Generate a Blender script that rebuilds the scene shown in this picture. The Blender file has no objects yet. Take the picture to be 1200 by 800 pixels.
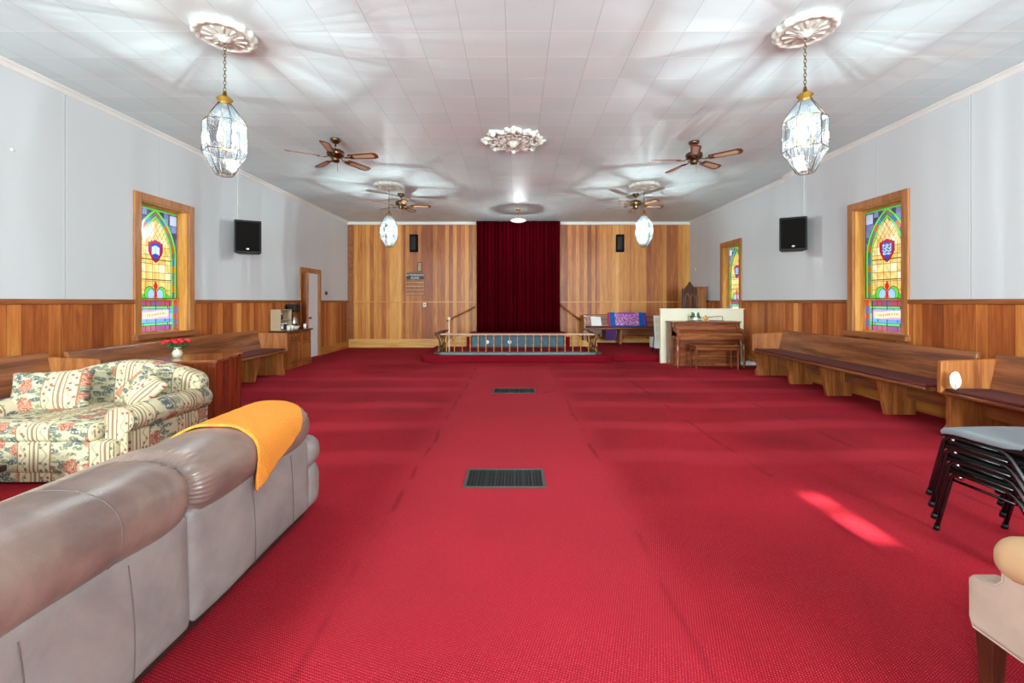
import bpy, bmesh, math, random
import numpy as np
from mathutils import Vector, Matrix, Euler
random.seed(7)
PI = math.pi
scene = bpy.context.scene
COL = scene.collection

# ------------------------------------------------------------------ colour
def lin(c):
    out = []
    for v in c[:3]:
        v = v/255.0
        out.append(v/12.92 if v <= 0.04045 else ((v+0.055)/1.055)**2.4)
    return (out[0], out[1], out[2], 1.0)

# ------------------------------------------------------------------ node helper
class NT:
    def __init__(s, name):
        s.m = bpy.data.materials.new(name); s.m.use_nodes = True
        s.t = s.m.node_tree; s.t.nodes.clear()
        s.out = s.t.nodes.new('ShaderNodeOutputMaterial')
    def n(s, typ, **kw):
        nd = s.t.nodes.new(typ)
        for k, v in kw.items():
            setattr(nd, k, v)
        return nd
    def l(s, a, b): s.t.links.new(a, b)
    def put(s, sock, v):
        if hasattr(v, 'is_linked') or isinstance(v, bpy.types.NodeSocket): s.l(v, sock)
        else: sock.default_value = v
    def math(s, op, a, b=None, c=None, clamp=False):
        nd = s.n('ShaderNodeMath', operation=op); nd.use_clamp = clamp
        s.put(nd.inputs[0], a)
        if b is not None: s.put(nd.inputs[1], b)
        if c is not None: s.put(nd.inputs[2], c)
        return nd.outputs[0]
    def mix(s, f, a, b, blend='MIX'):
        nd = s.n('ShaderNodeMix', data_type='RGBA', blend_type=blend)
        s.put(nd.inputs[0], f); s.put(nd.inputs[6], a); s.put(nd.inputs[7], b)
        return nd.outputs[2]
    def coords(s, kind='Object'):
        return s.n('ShaderNodeTexCoord').outputs[kind]
    def mapping(s, vec, scale=(1,1,1), loc=(0,0,0)):
        nd = s.n('ShaderNodeMapping'); s.l(vec, nd.inputs[0])
        nd.inputs['Scale'].default_value = scale; nd.inputs['Location'].default_value = loc
        return nd.outputs[0]
    def sep(s, vec):
        nd = s.n('ShaderNodeSeparateXYZ'); s.l(vec, nd.inputs[0]); return nd.outputs
    def comb(s, x=0., y=0., z=0.):
        nd = s.n('ShaderNodeCombineXYZ')
        for i, v in enumerate((x, y, z)): s.put(nd.inputs[i], v)
        return nd.outputs[0]
    def noise(s, vec, scale=5, detail=3, rough=.5, dist=0., out=0):
        nd = s.n('ShaderNodeTexNoise'); s.l(vec, nd.inputs['Vector'])
        nd.inputs['Scale'].default_value = scale; nd.inputs['Detail'].default_value = detail
        nd.inputs['Roughness'].default_value = rough; nd.inputs['Distortion'].default_value = dist
        return nd.outputs[out]
    def ramp(s, fac, stops):
        nd = s.n('ShaderNodeValToRGB'); s.l(fac, nd.inputs[0]); r = nd.color_ramp
        while len(r.elements) < len(stops): r.elements.new(.5)
        for e, (p, c) in zip(r.elements, stops):
            e.position = p; e.color = lin(c) if len(c) == 3 and max(c) > 1 else (c[0], c[1], c[2], 1)
        return nd.outputs[0]
    def smooth(s, v, a, b, lo=0., hi=1.):
        nd = s.n('ShaderNodeMapRange', interpolation_type='SMOOTHSTEP'); s.put(nd.inputs[0], v)
        for i, q in enumerate((a, b, lo, hi)): nd.inputs[i+1].default_value = q
        return nd.outputs[0]
    def bump(s, h, strength=.3, dist=.01):
        nd = s.n('ShaderNodeBump'); s.l(h, nd.inputs['Height'])
        nd.inputs['Strength'].default_value = strength; nd.inputs['Distance'].default_value = dist
        return nd.outputs[0]
    def pbr(s, col, rough=.5, metal=0., normal=None, spec=.5, **kw):
        nd = s.n('ShaderNodeBsdfPrincipled')
        s.put(nd.inputs['Base Color'], col); s.put(nd.inputs['Roughness'], rough)
        nd.inputs['Metallic'].default_value = metal; nd.inputs['Specular IOR Level'].default_value = spec
        if normal is not None: s.l(normal, nd.inputs['Normal'])
        for k, v in kw.items(): s.put(nd.inputs[k], v)
        s.l(nd.outputs[0], s.out.inputs[0])
        return nd

def plain(name, c, rough=.5, metal=0., noise=.08, nscale=20, bump=0., spec=.5):
    t = NT(name); o = t.coords()
    f = t.noise(o, nscale, 3)
    c1 = tuple(max(0, v*(1-noise)) for v in c); c2 = tuple(min(255, v*(1+noise)) for v in c)
    colr = t.mix(f, lin(c1), lin(c2))
    nr = t.bump(t.noise(o, nscale*6, 2), bump, .004) if bump else None
    t.pbr(colr, rough, metal, nr, spec)
    return t.m

def wood(name, c1, c2, axis='x', rough=.35, scale=1., spec=.4, fine=.5):
    t = NT(name); o = t.coords()
    s = {'x': (1.2, 14, 14), 'y': (14, 1.2, 14), 'z': (14, 14, 1.2)}[axis]
    v = t.mapping(o, tuple(q*scale for q in s))
    n1 = t.noise(v, 1.0, 4, .6, .6)
    v2 = t.mapping(o, tuple(q*scale*5 for q in s))
    n2 = t.noise(v2, 1.0, 2, .5)
    f = t.math('ADD', t.math('MULTIPLY', n1, 1-fine*.4), t.math('MULTIPLY', n2, fine*.4))
    colr = t.mix(t.smooth(f, .32, .68), lin(c1), lin(c2))
    t.pbr(colr, rough, 0, t.bump(f, .12, .003), spec)
    return t.m

def planks(name, axis, stops, w1=.135, w2=.42, rough=.42):
    t = NT(name); o = t.coords(); s = t.sep(o); c = s[axis]
    a = t.math('DIVIDE', c, w1); fa = t.math('FLOOR', a)
    b = t.math('FLOOR', t.math('DIVIDE', c, w2))
    w = t.n('ShaderNodeTexWhiteNoise', noise_dimensions='1D'); t.l(fa, w.inputs['W'])
    wb = t.n('ShaderNodeTexWhiteNoise', noise_dimensions='1D'); t.l(t.math('ADD', b, 37.3), wb.inputs['W'])
    r = t.math('ADD', t.math('MULTIPLY', w.outputs[0], .42), t.math('MULTIPLY', wb.outputs[0], .38))
    off = t.math('MULTIPLY', w.outputs[0], 40.)
    u = t.math('MULTIPLY', c, 11.); z = t.math('MULTIPLY', s[2], .9)
    g = t.noise(t.comb(u, off, z), 1.3, 4, .62, 1.2)
    g2 = t.noise(t.comb(t.math('MULTIPLY', c, 60.), off, t.math('MULTIPLY', s[2], 2.)), 1., 2)
    f = t.math('ADD', r, t.math('MULTIPLY', t.math('SUBTRACT', g, .5), .75))
    f = t.math('ADD', f, t.math('MULTIPLY', t.math('SUBTRACT', g2, .5), .25))
    f = t.math('ADD', f, .08, clamp=True)
    colr = t.ramp(f, stops)
    fr = t.math('FRACT', a)
    e = t.math('MINIMUM', fr, t.math('SUBTRACT', 1., fr))
    line = t.smooth(e, .0, .035, 1., 0.)
    colr = t.mix(t.math('MULTIPLY', line, .55), colr, lin((70, 32, 12)))
    h = t.math('SUBTRACT', t.math('MULTIPLY', g2, .2), line)
    t.pbr(colr, rough, 0, t.bump(h, .35, .004), .4)
    return t.m

M = {}
PL = [(0.0, (112, 48, 18)), (.3, (150, 74, 30)), (.55, (184, 104, 46)), (.8, (208, 134, 66)), (1., (224, 162, 92))]
M['plank_back'] = planks('back panelling', 0, [(0.0, (118, 54, 28)), (.28, (160, 86, 36)), (.5, (192, 120, 52)), (.75, (212, 148, 72)), (1., (224, 168, 92))], .115, .47)
M['plank_side'] = planks('side panelling', 1, PL, .12, .35)
M['plank_x'] = planks('rear panelling', 0, PL, .12, .35)
M['trim_wood'] = wood('golden trim wood', (158, 88, 34), (196, 126, 58), 'y', .4)
M['trim_wood_x'] = wood('golden trim wood across', (190, 130, 66), (222, 170, 100), 'x', .4)
M['trim_wood_z'] = wood('golden trim wood upright', (150, 90, 44), (188, 124, 66), 'z', .4)
M['cap_wood'] = wood('wainscot cap', (118, 66, 34), (158, 96, 54), 'y', .4)
M['base_light'] = wood('light baseboard', (196, 138, 70), (224, 172, 100), 'x', .4)
M['pew'] = wood('pew oak', (88, 42, 22), (154, 90, 50), 'x', .28, spec=.6)
M['pew_end'] = wood('pew end oak', (122, 62, 28), (176, 108, 54), 'z', .32, spec=.5)
M['pew_pad'] = plain('maroon pew pad', (84, 24, 18), .8, noise=.2)
M['piano'] = wood('walnut piano', (96, 46, 22), (150, 82, 44), 'x', .25, spec=.6)
M['piano_z'] = wood('walnut piano legs', (90, 44, 22), (140, 78, 44), 'z', .25, spec=.6)
M['cabinet'] = wood('cabinet wood', (110, 54, 22), (166, 92, 42), 'z', .35)
M['cabinet_dark'] = wood('cabinet top wood', (62, 30, 14), (96, 50, 26), 'y', .3)
M['desk'] = wood('desk veneer', (96, 34, 12), (138, 58, 24), 'z', .25, spec=.6)
M['desk_top'] = wood('desk top veneer', (104, 52, 26), (146, 84, 48), 'x', .1, spec=.9)
M['dark_wood'] = wood('dark carved wood', (48, 20, 12), (84, 38, 22), 'z', .35)
M['rail_cap'] = wood('pale rail cap', (176, 132, 104), (208, 170, 142), 'x', .4)
M['rail_metal'] = plain('dull gilt metal', (186, 130, 62), .45, .4)
M['black_wood'] = plain('black brown table', (38, 28, 24), .4)
M['white'] = plain('white paint', (226, 224, 218), .6, noise=.02)
M['plaster'] = plain('plaster ornament', (222, 226, 214), .7, noise=.05, nscale=30)
M['black'] = plain('black plastic', (8, 7, 7), .5, spec=.3, noise=.2)
M['grille'] = plain('speaker grille cloth', (15, 12, 9), .9, spec=.15, noise=.2, nscale=60)
M['gold'] = plain('brass', (196, 150, 72), .25, 1., noise=.1)
M['bronze'] = plain('antique bronze', (112, 92, 66), .3, 1., noise=.25, nscale=12)
M['iron'] = plain('black iron', (30, 30, 32), .4, .6, noise=.2)
M['vent_rim'] = plain('vent rim metal', (70, 74, 72), .45, .5)
M['chrome'] = plain('chrome', (200, 200, 200), .15, 1.)
M['black_tube'] = plain('black enamel tube', (18, 15, 16), .22, 0., noise=.1, spec=.7)
M['seat_vinyl'] = plain('grey chair vinyl', (122, 128, 132), .5, noise=.06, bump=.15)
M['cream'] = plain('cream board', (226, 216, 190), .6, noise=.03)
M['paper'] = plain('white paper', (232, 230, 226), .7, noise=.03)
M['card'] = plain('tan cardboard', (176, 150, 120), .8, noise=.06)
M['suede'] = plain('beige suede', (172, 149, 133), .95, noise=.1, nscale=9, bump=.15, spec=.2)
M['suede_tan'] = plain('tan suede', (190, 152, 114), .95, noise=.08, nscale=9, spec=.2)
M['aqua'] = plain('aqua kneeler vinyl', (102, 118, 116), .6, noise=.1)
M['blue_panel'] = plain('dark teal panel', (30, 74, 92), .35, noise=.35, nscale=9)
M['rose'] = plain('rose petals', (186, 14, 30), .6, noise=.25, nscale=60)
M['leaf'] = plain('green leaves', (52, 96, 44), .6, noise=.3, nscale=40)
M['vase'] = plain('pale glass vase', (206, 196, 170), .15, .2, noise=.1)
M['maroon_seam'] = plain('seam shadow thread', (96, 78, 74), .8)  # plain dark taupe thread colour
M['stitch'] = plain('stitched seam', (104, 90, 86), .95, spec=.1)
M['keys'] = plain('ivory keys', (232, 226, 208), .3)
M['purple'] = plain('purple cloth', (70, 30, 90), .9)
M['green_board'] = plain('dark green sign', (40, 52, 46), .6)
M['lamp_glass'] = plain('frosted shade', (236, 226, 214), .4)
M['door_white'] = plain('white painted door', (226, 228, 230), .5, noise=.02)

# carpet
def carpet():
    t = NT('red carpet'); o = t.coords(); s = t.sep(o); x, y = s[0], s[1]
    wob = t.math('MULTIPLY', t.math('SUBTRACT', t.noise(o, 1.1, 2), .5), .14)
    xw = t.math('ADD', x, wob)
    big = t.noise(o, .8, 3)
    base = t.mix(t.smooth(big, .3, .7), lin((128, 2, 20)), lin((150, 6, 28)))
    # worn aisle
    a = t.math('MULTIPLY', t.smooth(xw, -1.05, -.66), t.smooth(xw, .56, .92, 1., 0.))
    ay = t.math('MULTIPLY', t.smooth(y, 8.3, 9.2, 1., 0.), t.smooth(y, 1.2, 3.6, .55, 1.))
    a = t.math('MULTIPLY', a, ay)
    base = t.mix(t.math('MULTIPLY', a, .6), base, lin((170, 36, 50)))
    # wear rows beside the aisle where pews stood
    ph = t.math('ADD', t.math('MULTIPLY', y, 2*PI/.92), t.math('MULTIPLY', t.noise(o, .7, 2), 3.))
    row = t.smooth(t.math('SINE', ph), .1, 1.)
    side = t.math('SUBTRACT', 1., a)
    rowm = t.math('MULTIPLY', t.math('MULTIPLY', row, side), t.math('MULTIPLY', t.smooth(y, 2.5, 4.), t.smooth(y, 7.5, 9., 1., 0.)))
    base = t.mix(t.math('MULTIPLY', rowm, .5), base, lin((172, 34, 50)))
    # weave dots
    k = 2*PI/.0165
    d = t.math('MULTIPLY', t.math('SINE', t.math('MULTIPLY', t.math('ADD', x, t.math('MULTIPLY', y, .5)), k)),
               t.math('SINE', t.math('MULTIPLY', t.math('SUBTRACT', y, t.math('MULTIPLY', x, .5)), k)))
    dm = t.smooth(d, .45, .95)
    spk = t.smooth(t.noise(o, 120, 1), .4, .65)
    dm2 = t.math('MULTIPLY', dm, t.math('ADD', .35, t.math('MULTIPLY', spk, .5)))
    base = t.mix(dm2, base, lin((196, 92, 98)))
    dk = t.smooth(d, -.9, -.3, 1., 0.)
    base = t.mix(t.math('MULTIPLY', dk, .22), base, lin((110, 2, 16)))
    # dark wrinkled seams at the aisle edges
    for xs in (-.80, .69, 1.93, 3.12):
        q = t.math('ABSOLUTE', t.math('SUBTRACT', xw, xs))
        m = t.math('MULTIPLY', t.smooth(q, .0, .03, 1., 0.), t.smooth(t.noise(o, 2.3, 2), .4, .6))
        base = t.mix(t.math('MULTIPLY', m, t.math('MULTIPLY', ay, .55)), base, lin((90, 4, 18)))
    h = t.math('ADD', t.math('MULTIPLY', d, .5), t.noise(o, 9, 2))
    t.pbr(base, .95, 0, t.bump(h, .4, .006), .15)
    return t.m
M['carpet'] = carpet()
M['carpet_dark'] = plain('red platform carpet', (116, 5, 22), .95, noise=.15, nscale=40, bump=.3, spec=.15)

def ceiling_mat():
    t = NT('white ceiling tiles'); o = t.coords(); s = t.sep(o)
    fx = t.math('FRACT', t.math('DIVIDE', t.math('ADD', s[0], .087+38.15), .3815))
    ex = t.math('MINIMUM', fx, t.math('SUBTRACT', 1., fx))
    fy = t.math('FRACT', t.math('DIVIDE', t.math('SUBTRACT', s[1], 3.645-38.85), .3885))
    ey = t.math('MINIMUM', fy, t.math('SUBTRACT', 1., fy))
    lx = t.smooth(ex, .003, .012, 1., 0.); ly = t.smooth(ey, .004, .016, 1., 0.)
    iy = t.math('FLOOR', t.math('DIVIDE', t.math('SUBTRACT', s[1], 3.645-38.85), .3885))
    ix = t.math('FLOOR', t.math('DIVIDE', t.math('ADD', s[0], .087+38.15), .3815))
    w = t.n('ShaderNodeTexWhiteNoise', noise_dimensions='2D'); t.l(t.comb(ix, iy), w.inputs['Vector'])
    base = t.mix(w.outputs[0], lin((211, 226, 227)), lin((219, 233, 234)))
    st = t.smooth(t.noise(o, .55, 2), .5, .75)
    base = t.mix(t.math('MULTIPLY', st, .35), base, lin((226, 214, 204)))
    base = t.mix(t.math('MULTIPLY', ly, .8), base, lin((250, 248, 240)))
    base = t.mix(t.math('MULTIPLY', lx, .38), base, lin((150, 148, 146)))
    h = t.math('SUBTRACT', t.math('MULTIPLY', ly, .6), lx)
    t.pbr(base, .55, 0, t.bump(h, .4, .004), .3)
    return t.m
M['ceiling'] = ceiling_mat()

def wall_mat(axis, off):
    t = NT('painted wall panels'); o = t.coords(); s = t.sep(o)
    fx = t.math('FRACT', t.math('DIVIDE', t.math('ADD', s[axis], off+24.4), 1.22))
    ex = t.math('MINIMUM', fx, t.math('SUBTRACT', 1., fx))
    l1 = t.smooth(ex, .002, .006, 1., 0.)
    l2 = t.smooth(t.math('ABSOLUTE', t.math('SUBTRACT', ex, .012)), .0, .004, 1., 0.)
    n = t.noise(t.mapping(o, (1.2, 1.2, .25)), 1.5, 3)
    base = t.mix(n, lin((202, 204, 205)), lin((212, 213, 213)))
    base = t.mix(t.math('MULTIPLY', l1, .3), base, lin((150, 150, 150)))
    base = t.mix(t.math('MULTIPLY', l2, .5), base, lin((232, 232, 230)))
    t.pbr(base, .6, 0, t.bump(t.math('SUBTRACT', l2, l1), .3, .004), .3)
    return t.m
M['wall_side'] = wall_mat(1, -4.63)
M['wall_x'] = wall_mat(0, 0.)

def leather(nm, ca, cb, cc, ro):
    t = NT(nm); o = t.coords()
    n = t.noise(o, 3.2, 4, .6, .4)
    n2 = t.noise(o, 9, 3, .6)
    c = t.mix(t.smooth(n, .3, .7), lin(ca), lin(cb))
    c = t.mix(t.math('MULTIPLY', t.smooth(n2, .55, .8), .4), c, lin(cc))
    vo = t.n('ShaderNodeTexVoronoi'); t.l(o, vo.inputs['Vector']); vo.inputs['Scale'].default_value = 160
    h = t.math('ADD', vo.outputs[0], t.math('MULTIPLY', n2, 1.5))
    t.pbr(c, t.math('ADD', ro, t.math('MULTIPLY', n2, .22)), 0, t.bump(h, .12, .004), .55)
    return t.m
M['leather'] = leather('taupe leather', (98, 76, 71), (136, 111, 100), (116, 104, 104), .24)
M['leather_body'] = leather('dusty grey taupe leather', (116, 106, 103), (138, 127, 122), (126, 128, 130), .4)

def floral():
    t = NT('striped floral tapestry'); uv = t.coords('UV'); s = t.sep(uv); u, v = s[0], s[1]
    uw = t.math('ADD', u, t.math('MULTIPLY', t.math('SUBTRACT', t.noise(uv, 3, 1), .5), .02))
    p = t.math('FRACT', t.math('ADD', t.math('DIVIDE', uw, .52), 40.))
    weave = t.noise(uv, 260, 1)
    base = t.mix(weave, lin((188, 172, 140)), lin((208, 195, 166)))
    # mottled sprigs over the ground
    field = t.smooth(p, .455, .47)
    # leaves: stretched, rotated voronoi
    def leafset(ang, scale, seed, thr, c1, c2, base):
        mp = t.n('ShaderNodeMapping'); t.l(uv, mp.inputs[0])
        mp.inputs['Rotation'].default_value = (0, 0, ang); mp.inputs['Location'].default_value = (seed, seed*.7, 0)
        mp.inputs['Scale'].default_value = (1., 2.2, 1.)
        vo = t.n('ShaderNodeTexVoronoi', voronoi_dimensions='2D'); t.l(mp.outputs[0], vo.inputs['Vector'])
        vo.inputs['Scale'].default_value = scale; vo.inputs['Randomness'].default_value = .9
        d = t.math('ADD', vo.outputs['Distance'], t.math('MULTIPLY', t.math('SUBTRACT', t.noise(uv, 45, 2), .5), .25))
        cs = t.n('ShaderNodeSeparateColor'); t.l(vo.outputs['Color'], cs.inputs[0])
        m = t.math('MULTIPLY', t.smooth(d, .32, .40, 1., 0.), t.smooth(cs.outputs[0], thr, thr+.02))
        m = t.math('MULTIPLY', m, field)
        c = t.mix(cs.outputs[1], lin(c1), lin(c2))
        c = t.mix(t.smooth(t.noise(uv, 60, 2), .52, .66), c, lin((196, 188, 158)))
        return t.mix(m, base, c)
    base = leafset(.2, 12, 9.3, .25, (176, 170, 132), (160, 158, 124), base)
    base = leafset(.6, 10, 1.3, .3, (98, 104, 90), (138, 136, 106), base)
    base = leafset(-.7, 9, 5.1, .35, (80, 88, 94), (112, 116, 106), base)
    # roses
    vo = t.n('ShaderNodeTexVoronoi', voronoi_dimensions='2D'); t.l(uv, vo.inputs['Vector'])
    vo.inputs['Scale'].default_value = 6.0; vo.inputs['Randomness'].default_value = .55
    d = t.math('ADD', vo.outputs['Distance'], t.math('MULTIPLY', t.math('SUBTRACT', t.noise(uv, 28, 2), .5), .34))
    cs = t.n('ShaderNodeSeparateColor'); t.l(vo.outputs['Color'], cs.inputs[0])
    m = t.math('MULTIPLY', t.smooth(d, .30, .37, 1., 0.), t.smooth(cs.outputs[0], .28, .3))
    m = t.math('MULTIPLY', m, field)
    pet = t.smooth(t.noise(uv, 34, 3, .6, 2.5), .40, .60)
    rc = t.mix(pet, lin((140, 74, 60)), lin((198, 144, 118)))
    base = t.mix(m, base, rc)
    # scroll bands
    for c0, w in ((.085, .17), (.375, .17)):
        inb = t.smooth(t.math('ABSOLUTE', t.math('SUBTRACT', p, c0)), w/2-.004, w/2+.004, 1., 0.)
        base = t.mix(t.math('MULTIPLY', inb, .35), base, lin((214, 196, 150)))
        q = t.math('SUBTRACT', p, c0)
        wv = t.math('MULTIPLY', t.math('SINE', t.math('MULTIPLY', v, 2*PI/.11)), .032)
        dd = t.math('ABSOLUTE', t.math('SUBTRACT', q, wv))
        base = t.mix(t.math('MULTIPLY', t.math('MULTIPLY', t.smooth(dd, .008, .018, 1., 0.), inb), .7), base, lin((140, 136, 108)))
        v2 = t.n('ShaderNodeTexVoronoi', voronoi_dimensions='2D'); t.l(uv, v2.inputs['Vector']); v2.inputs['Scale'].default_value = 26
        c2 = t.n('ShaderNodeSeparateColor'); t.l(v2.outputs['Color'], c2.inputs[0])
        mm = t.math('MULTIPLY', t.math('MULTIPLY', t.smooth(v2.outputs['Distance'], .25, .32, 1., 0.), inb), t.smooth(c2.outputs[0], .5, .52))
        base = t.mix(mm, base, t.mix(c2.outputs[1], lin((170, 84, 70)), lin((104, 116, 104))))
    for e, wd in ((.004, .014), (.17, .012), (.29, .012), (.46, .014), (.23, .02)):
        ln = t.smooth(t.math('ABSOLUTE', t.math('SUBTRACT', p, e)), wd*.6, wd, 1., 0.)
        base = t.mix(t.math('MULTIPLY', ln, .9), base, lin((132, 102, 72)))
    t.pbr(base, .95, 0, t.bump(weave, .3, .002), .15)
    return t.m
M['floral'] = floral()

def knit():
    t = NT('orange knit'); o = t.coords(); s = t.sep(o)
    k = 2*PI/.013
    d = t.math('MULTIPLY', t.math('SINE', t.math('MULTIPLY', s[1], k)), t.math('SINE', t.math('MULTIPLY', t.math('ADD', s[0], s[2]), k)))
    c = t.mix(t.smooth(d, -.6, .6), lin((226, 124, 40)), lin((252, 168, 78)))
    t.pbr(c, .95, 0, t.bump(d, .7, .006), .1)
    return t.m
M['knit'] = knit()

def blanket_mat():
    t = NT('blue and purple blanket'); uv = t.coords('UV'); s = t.sep(uv); u, v = s[0], s[1]
    blue = t.mix(t.noise(uv, 30, 2), lin((20, 60, 150)), lin((30, 110, 170)))
    ce = t.math('MULTIPLY', t.math('MULTIPLY', t.smooth(u, .17, .18), t.smooth(u, .8, .81, 1., 0.)), t.smooth(v, .24, .27))
    c = t.mix(ce, blue, lin((134, 62, 178)))
    inn = t.math('MULTIPLY', t.math('MULTIPLY', t.smooth(u, .25, .26), t.smooth(u, .72, .73, 1., 0.)), t.smooth(v, .46, .48))
    bd = t.math('SUBTRACT', ce, inn)
    vo = t.n('ShaderNodeTexVoronoi', voronoi_dimensions='2D'); t.l(t.mapping(uv, (22, 9, 1)), vo.inputs['Vector'])
    cs = t.n('ShaderNodeSeparateColor'); t.l(vo.outputs['Color'], cs.inputs[0])
    fl = t.math('MULTIPLY', t.smooth(vo.outputs['Distance'], .35, .45, 1., 0.), bd)
    c = t.mix(fl, c, t.mix(t.smooth(cs.outputs[0], .4, .6), lin((236, 220, 214)), lin((206, 60, 70))))
    pr = t.smooth(u, .93, .95)
    c = t.mix(pr, c, lin((110, 40, 150)))
    pl_ = t.smooth(u, .03, .05, 1., 0.)
    c = t.mix(pl_, c, lin((190, 40, 90)))
    t.pbr(c, .95, 0, None, .1)
    return t.m
M['blanket'] = blanket_mat()

def velvet():
    t = NT('burgundy velvet'); o = t.coords()
    c = t.mix(t.noise(t.mapping(o, (6, 6, .4)), 2, 3), lin((50, 0, 5)), lin((80, 1, 11)))
    t.pbr(c, .95, 0, None, .02)
    return t.m
M['velvet'] = velvet()

def cut_glass():
    t = NT('bevelled cut glass'); o = t.coords(); s = t.sep(o)
    ang = t.math('ARCTAN2', s[1], s[0])
    n = t.noise(t.comb(t.math('MULTIPLY', t.math('COSINE', ang), 2.2), t.math('MULTIPLY', t.math('SINE', ang), 2.2), 0.), 4.6, 2, .6)
    fac = t.ramp(n, [(.36, (.3, .3, .3)), (.43, (.95, .95, .95)), (.48, (.35, .35, .35)), (.53, (.4, .4, .4)), (.58, (1., 1., 1.))])
    fac = t.mix(1., fac, t.comb(*[t.smooth(s[2], .43, .56, .95, .05)]*3), 'MULTIPLY')
    tr = t.n('ShaderNodeBsdfTransparent'); t.l(fac, tr.inputs[0])
    gl = t.n('ShaderNodeBsdfGlossy'); gl.inputs['Roughness'].default_value = .05
    gl.inputs[0].default_value = (.9, .95, 1, 1)
    tl = t.n('ShaderNodeBsdfTranslucent'); tl.inputs[0].default_value = (.85, .92, 1, 1)
    nb = t.bump(t.noise(o, 26, 3), .8, .01); t.l(nb, gl.inputs['Normal'])
    f = t.n('ShaderNodeFresnel'); f.inputs[0].default_value = 1.5
    m1 = t.n('ShaderNodeMixShader'); m1.inputs[0].default_value = .012; t.l(tr.outputs[0], m1.inputs[1]); t.l(tl.outputs[0], m1.inputs[2])
    m2 = t.n('ShaderNodeMixShader'); t.l(t.math('MULTIPLY', f.outputs[0], .8), m2.inputs[0]); t.l(m1.outputs[0], m2.inputs[1]); t.l(gl.outputs[0], m2.inputs[2])
    t.l(m2.outputs[0], t.out.inputs[0])
    return t.m
M['cut_glass'] = cut_glass()

def emit(name, c, st):
    t = NT(name); e = t.n('ShaderNodeEmission'); e.inputs[0].default_value = c; e.inputs[1].default_value = st
    t.l(e.outputs[0], t.out.inputs[0]); return t.m
M['bulb'] = emit('lit candle bulb', (1, .97, .92, 1), 22)
M['glow_shade'] = emit('lit glass shade', (1, .93, .86, 1), 1.1)

def stained():
    t = NT('stained glass'); a = t.n('ShaderNodeAttribute'); a.attribute_name = 'glasscol'
    tl = t.n('ShaderNodeBsdfTranslucent'); t.l(a.outputs['Color'], tl.inputs[0])
    gl = t.n('ShaderNodeBsdfGlossy'); gl.inputs['Roughness'].default_value = .15
    o = t.coords(); t.l(t.bump(t.noise(o, 40, 2), .3, .003), gl.inputs['Normal'])
    m = t.n('ShaderNodeMixShader'); m.inputs[0].default_value = .04
    t.l(tl.outputs[0], m.inputs[1]); t.l(gl.outputs[0], m.inputs[2]); t.l(m.outputs[0], t.out.inputs[0])
    return t.m
M['stained'] = stained()
def frosted():
    t = NT('frosted window glass')
    tl = t.n('ShaderNodeBsdfTranslucent'); tl.inputs[0].default_value = (.8, .85, .9, 1)
    t.l(tl.outputs[0], t.out.inputs[0]); return t.m
M['frosted'] = frosted()

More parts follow.
